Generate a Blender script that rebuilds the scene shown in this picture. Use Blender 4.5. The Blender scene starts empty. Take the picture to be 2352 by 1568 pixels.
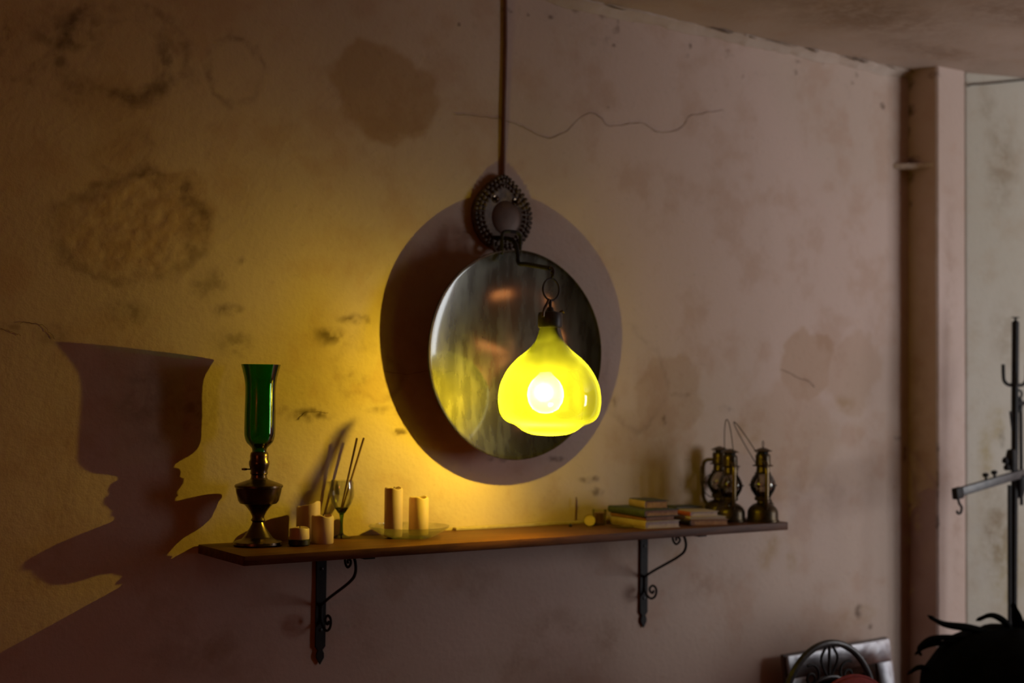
import bpy, math, random
import numpy as np
from mathutils import Vector, Matrix, noise

random.seed(7)
scene = bpy.context.scene
COL = scene.collection
PI = math.pi

# ---------------------------------------------------------------- camera
YAW, PITCH, ROLL = math.radians(34.205), math.radians(2.223), math.radians(0.623)
fwd = Vector((math.sin(YAW) * math.cos(PITCH), math.cos(YAW) * math.cos(PITCH), math.sin(PITCH)))
rgt = Vector((math.cos(YAW), -math.sin(YAW), 0))
upv = rgt.cross(fwd)
r2 = math.cos(ROLL) * rgt + math.sin(ROLL) * upv
u2 = -math.sin(ROLL) * rgt + math.cos(ROLL) * upv
cam_data = bpy.data.cameras.new('camera')
cam_data.sensor_width = 36.0
cam_data.lens = 36.0 * 3100 / 2352
cam_data.clip_start = 0.05
cam_data.dof.use_dof = True
cam_data.dof.focus_distance = 2.62
cam_data.dof.aperture_fstop = 2.4
cam = bpy.data.objects.new('camera', cam_data)
COL.objects.link(cam)
M4 = Matrix((r2, u2, -fwd)).transposed().to_4x4()
M4.translation = Vector((0, -2.75, 1.55))
cam.matrix_world = M4
scene.camera = cam

# ---------------------------------------------------------------- sky and daylight
world = bpy.data.worlds.new('sky')
scene.world = world
world.use_nodes = True
wb = world.node_tree.nodes['Background']
wb.inputs[0].default_value = (0.80, 0.90, 1.0, 1)
wb.inputs[1].default_value = 0.6
ld = bpy.data.lights.new('window_daylight', 'AREA')
ld.shape = 'RECTANGLE'
ld.size = 2.2
ld.size_y = 1.6
ld.energy = 98
ld.color = (0.93, 0.97, 1.0)
lo = bpy.data.objects.new('window_daylight', ld)
COL.objects.link(lo)
lo.location = (5.40, -3.14, 1.50)
lo.rotation_euler = (PI / 2, 0, 0)      # just outside the window, shining in towards +y

# ---------------------------------------------------------------- exposure
vs = scene.view_settings
vs.view_transform = 'Standard'
vs.look = 'None'
vs.gamma = 1.0
vs.exposure = 0.0
vs.use_curve_mapping = False

cy = scene.cycles
cy.max_bounces = 5
cy.diffuse_bounces = 3
cy.glossy_bounces = 2
cy.transmission_bounces = 3
cy.transparent_max_bounces = 10
cy.caustics_reflective = False
cy.caustics_refractive = False
cy.sample_clamp_indirect = 4.0
cy.adaptive_threshold = 0.05

# ================================================================ helpers
def nd(nt, kind, **kw):
    n = nt.nodes.new(kind)
    for k, v in kw.items():
        setattr(n, k, v)
    return n

def newmat(name):
    m = bpy.data.materials.new(name)
    m.use_nodes = True
    nt = m.node_tree
    nt.nodes.clear()
    out = nd(nt, 'ShaderNodeOutputMaterial')
    return m, nt, out

def mixcol(nt, fac, a, b, mode='MIX'):
    n = nd(nt, 'ShaderNodeMix', data_type='RGBA', blend_type=mode)
    for sock, v in ((n.inputs[0], fac), (n.inputs[6], a), (n.inputs[7], b)):
        if hasattr(v, 'links') or isinstance(v, bpy.types.NodeSocket):
            nt.links.new(v, sock)
        elif isinstance(v, (int, float)):
            sock.default_value = v
        else:
            sock.default_value = (*v, 1)
    return n.outputs[2]

def mathn(nt, op, a, b=None, clamp=False):
    n = nd(nt, 'ShaderNodeMath', operation=op, use_clamp=clamp)
    for s, v in zip(n.inputs, (a, b)):
        if v is None:
            continue
        if isinstance(v, bpy.types.NodeSocket):
            nt.links.new(v, s)
        else:
            s.default_value = v
    return n.outputs[0]

def maprange(nt, v, a, b, c, d):
    n = nd(nt, 'ShaderNodeMapRange', interpolation_type='SMOOTHSTEP')
    nt.links.new(v, n.inputs[0])
    for i, q in enumerate((a, b, c, d)):
        n.inputs[1 + i].default_value = q
    return n.outputs[0]

def noisen(nt, vec, scale, detail=4, rough=.55, out='Fac'):
    n = nd(nt, 'ShaderNodeTexNoise')
    n.inputs['Scale'].default_value = scale
    n.inputs['Detail'].default_value = detail
    n.inputs['Roughness'].default_value = rough
    if vec is not None:
        nt.links.new(vec, n.inputs['Vector'])
    return n.outputs[out]

def simple(name, c1, c2=None, rough=.6, metal=0., scale=30, bump=0., spec=.5, sss=0., coat=0.):
    """principled surface whose colour wanders between c1 and c2 with noise"""
    m, nt, out = newmat(name)
    p = nd(nt, 'ShaderNodeBsdfPrincipled')
    tc = nd(nt, 'ShaderNodeTexCoord').outputs['Object']
    f = noisen(nt, tc, scale, 5, .6)
    f2 = maprange(nt, f, .3, .7, 0, 1)
    nt.links.new(mixcol(nt, f2, c1, c2 or c1), p.inputs['Base Color'])
    p.inputs['Roughness'].default_value = rough
    p.inputs['Metallic'].default_value = metal
    p.inputs['Specular IOR Level'].default_value = spec
    if sss:
        p.inputs['Subsurface Weight'].default_value = sss
        p.inputs['Subsurface Radius'].default_value = (.02, .010, .005)
        p.inputs['Subsurface Scale'].default_value = 1.0
    if coat:
        p.inputs['Coat Weight'].default_value = coat
        p.inputs['Coat Roughness'].default_value = .2
    if bump:
        b = nd(nt, 'ShaderNodeBump')
        b.inputs['Strength'].default_value = bump
        b.inputs['Distance'].default_value = .004
        nt.links.new(f, b.inputs['Height'])
        nt.links.new(b.outputs[0], p.inputs['Normal'])
    nt.links.new(p.outputs[0], out.inputs[0])
    return m

def glass(name, tint, gloss=.08, frost=0., frost_col=(1, 1, 1), rough=.03, streak=0., dense=None, haze=0., sheen=.9):
    """thin tinted glass: tinted see-through, a fresnel sheen, an optional milky share.
    dense = darker tint at its neck and one flank, added to hold back lamp light"""
    m, nt, out = newmat(name)
    tr = nd(nt, 'ShaderNodeBsdfTransparent')
    tcol = None
    if streak:
        tc = nd(nt, 'ShaderNodeTexCoord').outputs['Object']
        mp = nd(nt, 'ShaderNodeMapping')
        mp.inputs['Scale'].default_value = (1, 1, .35)
        nt.links.new(tc, mp.inputs[0])
        f = maprange(nt, noisen(nt, mp.outputs[0], 22, 2, .5), .35, .65, 0, 1)
        tcol = mixcol(nt, f, tuple(c * (1 - streak) for c in tint), tint)
        if dense:
            sx = nd(nt, 'ShaderNodeSeparateXYZ')
            nt.links.new(tc, sx.inputs[0])
            thick = mathn(nt, 'MAXIMUM', maprange(nt, sx.outputs[2], 1.575, 1.650, 0, 1), maprange(nt, sx.outputs[0], -.02, .05, 0, .9))  # mask added so less lamp light leaves upwards and to one side
            tcol = mixcol(nt, thick, tcol, dense)
        nt.links.new(tcol, tr.inputs[0])
    else:
        tr.inputs[0].default_value = (*tint, 1)
    body = tr.outputs[0]
    if frost:
        tl = nd(nt, 'ShaderNodeBsdfTranslucent')
        tl.inputs[0].default_value = (*frost_col, 1)
        mx = nd(nt, 'ShaderNodeMixShader')
        mx.inputs[0].default_value = frost
        if streak:
            fr_ = maprange(nt, f, 0, 1, frost * 1.15, frost * .9)
            if dense:
                fr_ = mathn(nt, 'MULTIPLY', fr_, maprange(nt, thick, 0, 1, 1, .26))
            nt.links.new(fr_, mx.inputs[0])
        nt.links.new(body, mx.inputs[1])
        nt.links.new(tl.outputs[0], mx.inputs[2])
        body = mx.outputs[0]
    if haze:
        rf = nd(nt, 'ShaderNodeBsdfRefraction')
        rf.inputs['Color'].default_value = (*frost_col, 1)
        rf.inputs['Roughness'].default_value = .75
        rf.inputs['IOR'].default_value = 1.15
        mx = nd(nt, 'ShaderNodeMixShader')
        mx.inputs[0].default_value = haze
        nt.links.new(body, mx.inputs[1])
        nt.links.new(rf.outputs[0], mx.inputs[2])
        body = mx.outputs[0]
    gl = nd(nt, 'ShaderNodeBsdfGlossy')
    gl.inputs['Roughness'].default_value = rough
    fr = nd(nt, 'ShaderNodeFresnel')
    fr.inputs[0].default_value = 1.5
    fac = mathn(nt, 'MULTIPLY_ADD', fr.outputs[0], sheen, True)
    fac.node.inputs[2].default_value = gloss * .2
    mx2 = nd(nt, 'ShaderNodeMixShader')
    nt.links.new(fac, mx2.inputs[0])
    nt.links.new(body, mx2.inputs[1])
    nt.links.new(gl.outputs[0], mx2.inputs[2])
    nt.links.new(mx2.outputs[0], out.inputs[0])
    return m

class MB:
    """collects vertices and faces of ONE mesh"""
    def __init__(self):
        self.v, self.f = [], []
    def add(self, v, f):
        o = len(self.v)
        self.v += [tuple(q) for q in v]
        self.f += [tuple(i + o for i in q) for q in f]
        return self
    def box(self, lo, hi):
        x0, y0, z0 = lo; x1, y1, z1 = hi
        v = [(x0, y0, z0), (x1, y0, z0), (x1, y1, z0), (x0, y1, z0), (x0, y0, z1), (x1, y0, z1), (x1, y1, z1), (x0, y1, z1)]
        return self.add(v, [(3, 2, 1, 0), (4, 5, 6, 7), (0, 1, 5, 4), (1, 2, 6, 5), (2, 3, 7, 6), (3, 0, 4, 7)])
    def lathe(self, prof, seg=40, c=(0, 0, 0), fn=None, close=False):
        v, f = [], []
        n = len(prof)
        for r, z in prof:
            for k in range(seg):
                a = 2 * PI * k / seg
                rr, zz = (r, z) if fn is None else fn(r, z, a)
                v.append((c[0] + rr * math.cos(a), c[1] + rr * math.sin(a), c[2] + zz))
        for i in range(n - 1 + (1 if close else 0)):
            j = (i + 1) % n
            for k in range(seg):
                l = (k + 1) % seg
                f.append((i * seg + k, i * seg + l, j * seg + l, j * seg + k))
        if not close:
            if prof[0][0] > 1e-5:
                f.append(tuple(reversed(range(seg))))
            if prof[-1][0] > 1e-5:
                f.append(tuple((n - 1) * seg + k for k in range(seg)))
        return self.add(v, f)
    def shell(self, prof, seg=40, c=(0, 0, 0), fn=None):
        v, f = [], []
        n = len(prof)
        for r, z in prof:
            for k in range(seg):
                a = 2 * PI * k / seg
                rr, zz = (r, z) if fn is None else fn(r, z, a)
                v.append((c[0] + rr * math.cos(a), c[1] + rr * math.sin(a), c[2] + zz))
        for i in range(n - 1):
            for k in range(seg):
                l = (k + 1) % seg
                f.append((i * seg + k, i * seg + l, (i + 1) * seg + l, (i + 1) * seg + k))
        return self.add(v, f)
    def tube(self, pts, r, seg=8, closed=False, flat=1.0):
        P = [Vector(p) for p in pts]
        n = len(P)
        rs = r if isinstance(r, (list, tuple)) else [r] * n
        T = []
        for i in range(n):
            a = P[(i - 1) % n] if (closed or i > 0) else P[i]
            b = P[(i + 1) % n] if (closed or i < n - 1) else P[i]
            T.append((b - a).normalized())
        ref = Vector((0, 0, 1)) if abs(T[0].z) < .9 else Vector((1, 0, 0))
        N = T[0].cross(ref).normalized()
        v, f = [], []
        for i in range(n):
            N = (N - T[i] * N.dot(T[i])).normalized()
            B = T[i].cross(N)
            for k in range(seg):
                a = 2 * PI * k / seg
                v.append(P[i] + rs[i] * (math.cos(a) * N + math.sin(a) * flat * B))
        for i in range(n - (0 if closed else 1)):
            j = (i + 1) % n
            for k in range(seg):
                l = (k + 1) % seg
                f.append((i * seg + k, i * seg + l, j * seg + l, j * seg + k))
        if not closed:
            f.append(tuple(reversed(range(seg))))
            f.append(tuple((n - 1) * seg + k for k in range(seg)))
        return self.add(v, f)
    def prism(self, poly, axis, a, b):
        """polygon in the two other axes, extruded along axis from a to b"""
        n = len(poly)
        def put(p, t):
            q = list(p); q.insert(axis, t); return q
        v = [put(p, a) for p in poly] + [put(p, b) for p in poly]
        f = [tuple(reversed(range(n))), tuple(range(n, 2 * n))]
        f += [(i, (i + 1) % n, n + (i + 1) % n, n + i) for i in range(n)]
        return self.add(v, f)
    def build(self, name, mat, parent=None, loc=None, rot=None, smooth=35, bevel=0.):
        me = bpy.data.meshes.new(name)
        me.from_pydata(self.v, [], self.f)
        me.validate()
        import bmesh
        bm = bmesh.new(); bm.from_mesh(me)
        bmesh.ops.recalc_face_normals(bm, faces=bm.faces)
        if bevel:
            bmesh.ops.bevel(bm, geom=list(bm.edges), offset=bevel, segments=2, affect='EDGES', profile=.6)
        bm.to_mesh(me); bm.free()
        if smooth:
            me.polygons.foreach_set('use_smooth', [True] * len(me.polygons))
            me.set_sharp_from_angle(angle=math.radians(smooth))
        me.materials.append(mat)
        o = bpy.data.objects.new(name, me)
        COL.objects.link(o)
        if parent:
            o.parent = parent
        if loc is not None:
            o.location = loc
        if rot is not None:
            o.rotation_euler = rot
        return o

def tag(o, label, cat, group=None, kind=None):
    o['label'] = label
    o['category'] = cat
    if group: o['group'] = group
    if kind: o['kind'] = kind
    return o

def thing(name, label, cat, loc=(0, 0, 0), rz=0., group=None):
    o = bpy.data.objects.new(name, None)
    COL.objects.link(o)
    o.location = loc
    o.rotation_euler = (0, 0, rz)
    o.empty_display_size = .05
    return tag(o, label, cat, group)

def smoothpath(pts, n=6):
    """Catmull-Rom through the points"""
    P = [Vector(p) for p in pts]
    out = []
    for i in range(len(P) - 1):
        a = P[i - 1] if i else P[0] * 2 - P[1]
        b, c = P[i], P[i + 1]
        d = P[i + 2] if i + 2 < len(P) else P[-1] * 2 - P[-2]
        for k in range(n):
            t = k / n
            out.append(.5 * ((2 * b) + (c - a) * t + (2 * a - 5 * b + 4 * c - d) * t * t + (3 * b - a - 3 * c + d) * t ** 3))
    out.append(P[-1])
    return out

def ring(c, r, ax=2, n=24, ry=None):
    out = []
    for k in range(n):
        a = 2 * PI * k / n
        p = [r * math.cos(a), (ry or r) * math.sin(a)]
        p.insert(ax, 0)
        out.append((c[0] + p[0], c[1] + p[1], c[2] + p[2]))
    return out

# ragged wall marks: kind, centre x, centre z, half width, half height, softness, strength
STAINS = [
  ('tan',1.514,2.257,0.1362,0.1246,0.14,0.8), ('tan',1.530,2.172,0.0812,0.0460,0.2,0.6), ('tan',2.371,1.554,0.1296,0.1069,0.12,0.5),
  ('tan',2.898,1.634,0.1108,0.1007,0.1,0.55), ('tan',3.100,1.618,0.1173,0.1295,0.12,0.35), ('tan',2.815,1.427,0.2088,0.1733,0.15,0.35),
  ('tan',2.299,1.444,0.1637,0.0916,0.4,0.35), ('tan',0.915,1.897,0.1601,0.1176,0.5,0.4), ('tan',1.032,1.944,0.0576,0.0557,0.3,0.5),
  ('tan',0.890,2.058,0.0863,0.0452,0.5,0.35), ('tan',0.871,2.137,0.1083,0.0541,0.6,0.4), ('rough',0.907,1.887,0.1732,0.1219,0.4,0.7),
  ('ring',0.871,2.246,0.1265,0.1067,0.2,0.95), ('ring',0.832,2.230,0.1644,0.0986,0.22,0.35), ('ring',1.120,2.246,0.0658,0.0798,0.2,0.95),
  ('ring',0.684,2.218,0.0519,0.0626,0.2,0.8), ('ring',0.907,1.883,0.1641,0.1083,0.14,0.85), ('ring',0.886,2.035,0.0771,0.0343,0.25,0.3),
  ('ring',2.250,1.604,0.1102,0.1255,0.1,0.25), ('ring',0.896,2.213,0.0867,0.0908,0.12,0.4), ('ring',1.466,1.591,0.0900,0.0599,0.2,0.3),
  ('dark',0.768,2.284,0.0650,0.0337,0.7,0.7), ('dark',0.734,2.256,0.0342,0.0220,0.8,0.5), ('dark',0.973,2.234,0.0207,0.0646,0.8,0.6),
  ('dark',0.906,1.707,0.0409,0.0234,0.8,0.6), ('dark',1.129,1.724,0.0338,0.0132,0.8,0.7), ('dark',1.084,1.771,0.0332,0.0336,0.9,0.5),
  ('dark',1.140,1.656,0.0479,0.0282,0.9,0.55), ('dark',1.369,1.677,0.0392,0.0197,0.8,0.95), ('dark',1.435,1.716,0.0446,0.0120,0.8,0.85),
  ('dark',1.326,1.499,0.0513,0.0146,0.6,1), ('dark',1.070,1.505,0.0426,0.0315,0.9,0.55), ('dark',0.966,1.519,0.0837,0.0544,1,0.3),
  ('dark',1.556,1.460,0.0232,0.0091,0.6,0.9), ('dark',2.004,1.389,0.0271,0.0098,0.6,0.8), ('dark',1.827,1.393,0.0332,0.0085,0.7,0.7),
  ('dark',2.108,1.335,0.0336,0.0111,0.5,0.7), ('dark',2.136,1.303,0.0226,0.0122,0.6,0.7), ('dark',2.359,1.484,0.0106,0.0139,0.6,0.7),
  ('dark',2.194,1.537,0.0115,0.0169,0.8,0.6), ('dark',2.415,1.554,0.0340,0.0058,0.8,0.5), ('dark',2.582,1.514,0.0228,0.0120,0.8,0.4),
  ('dark',1.157,1.833,0.0091,0.0076,0.7,0.6), ('dark',0.672,1.670,0.0281,0.0103,0.7,0.5), ('dark',0.757,1.657,0.0342,0.0218,0.9,0.4),
  ('dark',1.431,1.580,0.0400,0.0139,0.8,0.5), ('dark',1.500,1.511,0.0296,0.0100,0.8,0.5), ('dark',1.260,1.510,0.0208,0.0096,0.9,0.4),
  ('soft',1.775,1.098,0.0624,0.0470,1,0.4), ('soft',2.012,0.968,0.1215,0.0433,1,0.35), ('soft',2.155,0.922,0.0622,0.0665,1,0.4),
  ('soft',2.515,1.053,0.1268,0.0400,1,0.35), ('soft',1.890,0.894,0.1812,0.0424,1,0.3), ('soft',1.056,0.997,0.1529,0.0638,1,0.4),
  ('soft',1.453,1.017,0.0890,0.0787,1,0.25), ('soft',2.979,1.274,0.2549,0.0505,1,0.25), ('olive',2.750,1.116,0.0307,0.0512,0.9,0.6),
  ('olive',2.838,1.080,0.0192,0.0321,0.9,0.6), ('olive',3.052,1.528,0.0522,0.0257,1,0.55), ('olive',3.108,1.450,0.0246,0.0336,1,0.55),
  ('olive',2.639,1.459,0.0232,0.0266,1,0.4), ('olive',2.698,1.435,0.0303,0.0268,1,0.4), ('olive',3.101,0.885,0.1128,0.0332,0.6,0.4),
  ('olive',2.388,1.136,0.0458,0.0231,1,0.4), ('dark',3.120,0.918,0.0170,0.0192,0.6,0.8), ('dark',3.170,0.870,0.0134,0.0103,0.7,0.7),
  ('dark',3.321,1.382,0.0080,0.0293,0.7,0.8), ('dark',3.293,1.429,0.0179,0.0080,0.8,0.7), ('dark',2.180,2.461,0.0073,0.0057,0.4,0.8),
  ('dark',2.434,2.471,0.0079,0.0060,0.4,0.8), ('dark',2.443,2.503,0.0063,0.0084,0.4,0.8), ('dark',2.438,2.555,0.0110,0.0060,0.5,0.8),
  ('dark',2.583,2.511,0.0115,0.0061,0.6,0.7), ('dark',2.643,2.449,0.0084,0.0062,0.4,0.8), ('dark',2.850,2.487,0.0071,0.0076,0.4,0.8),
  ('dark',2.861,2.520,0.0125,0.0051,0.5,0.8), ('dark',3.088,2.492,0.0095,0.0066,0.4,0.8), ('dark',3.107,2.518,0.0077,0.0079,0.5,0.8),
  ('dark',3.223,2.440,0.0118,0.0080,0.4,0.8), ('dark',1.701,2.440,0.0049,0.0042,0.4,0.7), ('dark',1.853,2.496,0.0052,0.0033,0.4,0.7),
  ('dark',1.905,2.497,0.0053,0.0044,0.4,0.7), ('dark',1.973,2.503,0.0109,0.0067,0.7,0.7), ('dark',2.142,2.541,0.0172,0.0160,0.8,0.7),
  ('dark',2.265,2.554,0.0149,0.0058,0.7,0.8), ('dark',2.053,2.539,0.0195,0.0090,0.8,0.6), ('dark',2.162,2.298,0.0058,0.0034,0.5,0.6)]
CRACKS = [
    [(1.69, 2.221), (1.765, 2.224), (1.854, 2.222), (1.914, 2.207), (1.974, 2.195), (2.028, 2.221), (2.091, 2.272), (2.133, 2.268), (2.169, 2.249), (2.272, 2.269), (2.325, 2.254), (2.378, 2.259), (2.424, 2.283), (2.44, 2.308), (2.487, 2.322), (2.568, 2.344)],
    [(2.791, 1.626), (2.829, 1.619), (2.861, 1.604), (2.896, 1.6), (2.929, 1.58)],
    [(0.657, 1.669), (0.676, 1.661), (0.693, 1.655)],
    [(0.692, 1.679), (0.73, 1.678), (0.748, 1.665), (0.761, 1.648)],
    [(1.51, 1.601), (1.568, 1.594), (1.632, 1.602)],
    [(1.292, 1.486), (1.313, 1.504), (1.35, 1.506), (1.369, 1.503)],
]
PILLAR_STAINS = [   # last two numbers: centre and reach in y
    ('dark', 3.343, 2.440, .03, .020, .7, .9, -.010, .020), ('dark', 3.343, 2.520, .03, .022, .8, .8, -.004, .025),
    ('dark', 3.343, 2.375, .02, .018, .7, .7, -.003, .012), ('dark', 3.343, 2.282, .03, .016, .8, .9, -.012, .035),
    ('dark', 3.343, 2.236, .03, .022, .8, .7, -.010, .018), ('dark', 3.343, 2.15, .02, .012, .8, .6, -.010, .010),
    ('dark', 3.343, 2.535, .03, .012, .8, .7, -.095, .020), ('soft', 3.343, 1.40, .05, .30, .9, .5, -.03, .04),
    ('dark', 3.343, 1.29, .01, .05, .6, .8, -.112, .008), ('dark', 3.343, 1.18, .01, .03, .6, .8, -.112, .008), ('dark', 3.343, 1.40, .01, .02, .6, .8, -.112, .008),
    ('soft', 3.40, 1.9, .03, .3, .9, .3), ('soft', 3.43, 1.2, .03, .25, .9, .3)]
PALE_STAINS = [
    ('olive', 3.58, 1.47, .03, .06, .8, .8), ('olive', 3.55, 1.38, .025, .09, .9, .8), ('soft', 3.60, 2.28, .05, .14, .9, .6), ('soft', 3.58, 1.15, .05, .12, .9, .8),
    ('soft', 3.62, 1.75, .05, .10, .9, .5), ('olive', 3.62, 1.02, .05, .12, .9, .8), ('soft', 3.56, 2.46, .03, .05, .9, .5), ('dark', 3.60, 1.43, .01, .03, .8, .5)]
CEIL_STAINS = [
    ('soft', 2.75, 2.55, .35, 50, .9, .6, -.35, .16), ('soft', 3.1, 2.55, .25, 50, .9, .6, -.6, .10), ('soft', 2.2, 2.55, .4, 50, .9, .5, -.7, .2), ('soft', 3.2, 2.55, .3, 50, .9, .5, -.22, .06)]

# ================================================================ materials
def plaster(name, base, base2, stains=(), rough_amt=.35, scale=1.0, speck=.25, attrs=False):
    m, nt, out = newmat(name)
    p = nd(nt, 'ShaderNodeBsdfPrincipled')
    p.inputs['Roughness'].default_value = .85
    p.inputs['Specular IOR Level'].default_value = .2
    P = nd(nt, 'ShaderNodeTexCoord').outputs['Object']
    if attrs:      # broad patches come stored with the wall's vertices
        big = nd(nt, 'ShaderNodeAttribute', attribute_name='tone_big').outputs['Fac']
        mid = nd(nt, 'ShaderNodeAttribute', attribute_name='tone_mid').outputs['Fac']
    else:
        big = noisen(nt, P, 1.6 * scale, 2, .6)
        mid = noisen(nt, P, 9 * scale, 3, .65)
    fine = noisen(nt, P, 70 * scale, 2, .6)
    col = mixcol(nt, maprange(nt, big, .35, .65, 0, 1), base, base2)
    col = mixcol(nt, maprange(nt, mid, .48, .76, 0, .5), col, tuple(c * k for c, k in zip(base, (.80, .70, .60))))
    col = mixcol(nt, maprange(nt, fine, .60, .80, 0, speck), col, tuple(c * .6 for c in base))
    rough_mask = None
    if stains:
        # coordinates bent by noise, so every outline is ragged
        def bend(scale_, amp, det):
            c = noisen(nt, P, scale_, det, .6, 'Color')
            s = nd(nt, 'ShaderNodeVectorMath', operation='SUBTRACT')
            nt.links.new(c, s.inputs[0]); s.inputs[1].default_value = (.5, .5, .5)
            k = nd(nt, 'ShaderNodeVectorMath', operation='SCALE')
            nt.links.new(s.outputs[0], k.inputs[0]); k.inputs['Scale'].default_value = amp
            return k.outputs[0]
        ad = nd(nt, 'ShaderNodeVectorMath', operation='ADD')
        nt.links.new(P, ad.inputs[0]); nt.links.new(bend(7, .10, 3), ad.inputs[1])
        ad2 = nd(nt, 'ShaderNodeVectorMath', operation='ADD')
        nt.links.new(ad.outputs[0], ad2.inputs[0]); nt.links.new(bend(38, .022, 4), ad2.inputs[1])
        adS = nd(nt, 'ShaderNodeVectorMath', operation='ADD')
        nt.links.new(P, adS.inputs[0]); nt.links.new(bend(60, .018, 3), adS.inputs[1])
        PB, PS = ad2.outputs[0], adS.outputs[0]
        acc = {}
        for kind, cx, cz, rx, rz, soft, st, *more in stains:
            cy, ry = more if more else (0, 50)
            mp = nd(nt, 'ShaderNodeMapping', vector_type='TEXTURE')
            mp.inputs['Location'].default_value = (cx, cy, cz)
            mp.inputs['Scale'].default_value = (rx, ry, rz)
            nt.links.new(PB if min(rx, rz) > .03 else PS, mp.inputs[0])
            ln = nd(nt, 'ShaderNodeVectorMath', operation='LENGTH')
            nt.links.new(mp.outputs[0], ln.inputs[0])
            d = ln.outputs['Value']
            if kind == 'ring':
                d = mathn(nt, 'ABSOLUTE', mathn(nt, 'SUBTRACT', d, 1.0))
                mk = maprange(nt, d, 0, soft * 1.3, st, 0)
            else:
                mk = maprange(nt, d, 1 - min(soft, .95), 1 + soft * .6, st, 0)
            acc[kind] = mathn(nt, 'MAXIMUM', acc[kind], mk) if kind in acc else mk
        pass
    if attrs:
        acc = {}
        for kind in ('tan', 'soft', 'olive', 'rough', 'ring', 'dark'):
            acc[kind] = nd(nt, 'ShaderNodeAttribute', attribute_name='mark_' + kind).outputs['Fac']
    if stains or attrs:
        if attrs:
            blot = nd(nt, 'ShaderNodeAttribute', attribute_name='tone_blot').outputs['Fac']
            blot2 = nd(nt, 'ShaderNodeAttribute', attribute_name='tone_patch').outputs['Fac']
        else:
            blot = maprange(nt, noisen(nt, P, 55, 2, .7), .36, .62, 0, 1)
            blot2 = maprange(nt, noisen(nt, P, 24, 3, .7), .30, .65, .15, 1)
        tint = {'tan': (.74, .62, .45), 'rough': (.84, .77, .70), 'ring': (.36, .31, .29), 'dark': (.26, .22, .19), 'soft': (.52, .42, .32), 'olive': (.72, .62, .38)}
        for kind in ('tan', 'soft', 'olive', 'rough', 'ring', 'dark'):
            if kind not in acc: continue
            f = acc[kind]
            if kind in ('ring', 'soft', 'olive'):
                f = mathn(nt, 'MULTIPLY', f, blot2)
            if kind in ('dark',):
                kk = mathn(nt, 'MULTIPLY_ADD', blot, .75)
                kk.node.inputs[2].default_value = .25
                f = mathn(nt, 'MULTIPLY', f, kk)
            if kind == 'rough':
                rough_mask = f
                f = mathn(nt, 'MULTIPLY', f, blot)
            col = mixcol(nt, f, col, tint[kind], 'MULTIPLY')
    nt.links.new(col, p.inputs['Base Color'])
    h = fine
    b = nd(nt, 'ShaderNodeBump')
    b.inputs['Strength'].default_value = rough_amt
    b.inputs['Distance'].default_value = .003
    nt.links.new(h, b.inputs['Height'])
    nt.links.new(b.outputs[0], p.inputs['Normal'])
    nt.links.new(p.outputs[0], out.inputs[0])
    return m

WALL = plaster('pink_plaster', (.60, .440, .375), (.56, .420, .345), attrs=True)
PILLAR = plaster('pillar_plaster', (.58, .440, .385), (.52, .385, .32), PILLAR_STAINS)
PALE = plaster('pale_plaster', (.60, .545, .47), (.55, .495, .41), PALE_STAINS)
CEIL = plaster('ceiling_plaster', (.56, .44, .37), (.46, .36, .30), CEIL_STAINS)
BROWN_WALL = plaster('brown_plaster', (.30, .115, .065), (.25, .095, .055))
LOOSE = simple('loose_plaster', (.70, .58, .50), (.5, .4, .33), rough=.9, scale=40, bump=.6)
CRACKM = simple('crack_dark_brown', (.16, .10, .075), (.26, .17, .12), rough=.95)  # dark brown line along each crack
CHIPM = simple('dark_chip', (.12, .08, .06), (.2, .14, .1), rough=.95)

# floor: terracotta tiles
FLOOR, nt, out = newmat('terracotta_tiles')
p = nd(nt, 'ShaderNodeBsdfPrincipled')
br = nd(nt, 'ShaderNodeTexBrick')
br.inputs['Color1'].default_value = (.26, .085, .045, 1)
br.inputs['Color2'].default_value = (.22, .07, .035, 1)
br.inputs['Mortar'].default_value = (.2, .14, .1, 1)
br.inputs['Scale'].default_value = 3.0
br.offset = 0
br.inputs['Brick Width'].default_value = .9
br.inputs['Row Height'].default_value = .9
br.inputs['Mortar Size'].default_value = .02
nt.links.new(nd(nt, 'ShaderNodeTexCoord').outputs['Object'], br.inputs[0])
nt.links.new(br.outputs[0], p.inputs['Base Color'])
p.inputs['Roughness'].default_value = .5
nt.links.new(p.outputs[0], out.inputs[0])

# polished red-brown plank with grain along x
WOOD, nt, out = newmat('shelf_wood')
p = nd(nt, 'ShaderNodeBsdfPrincipled')
mp = nd(nt, 'ShaderNodeMapping')
mp.inputs['Scale'].default_value = (2.2, 22, 22)
nt.links.new(nd(nt, 'ShaderNodeTexCoord').outputs['Object'], mp.inputs[0])
g = maprange(nt, noisen(nt, mp.outputs[0], 3, 6, .65), .35, .68, 0, 1)
nt.links.new(mixcol(nt, g, (.072, .023, .010), (.145, .052, .021)), p.inputs['Base Color'])
p.inputs['Roughness'].default_value = .5
p.inputs['Specular IOR Level'].default_value = .2
nt.links.new(p.outputs[0], out.inputs[0])

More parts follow.
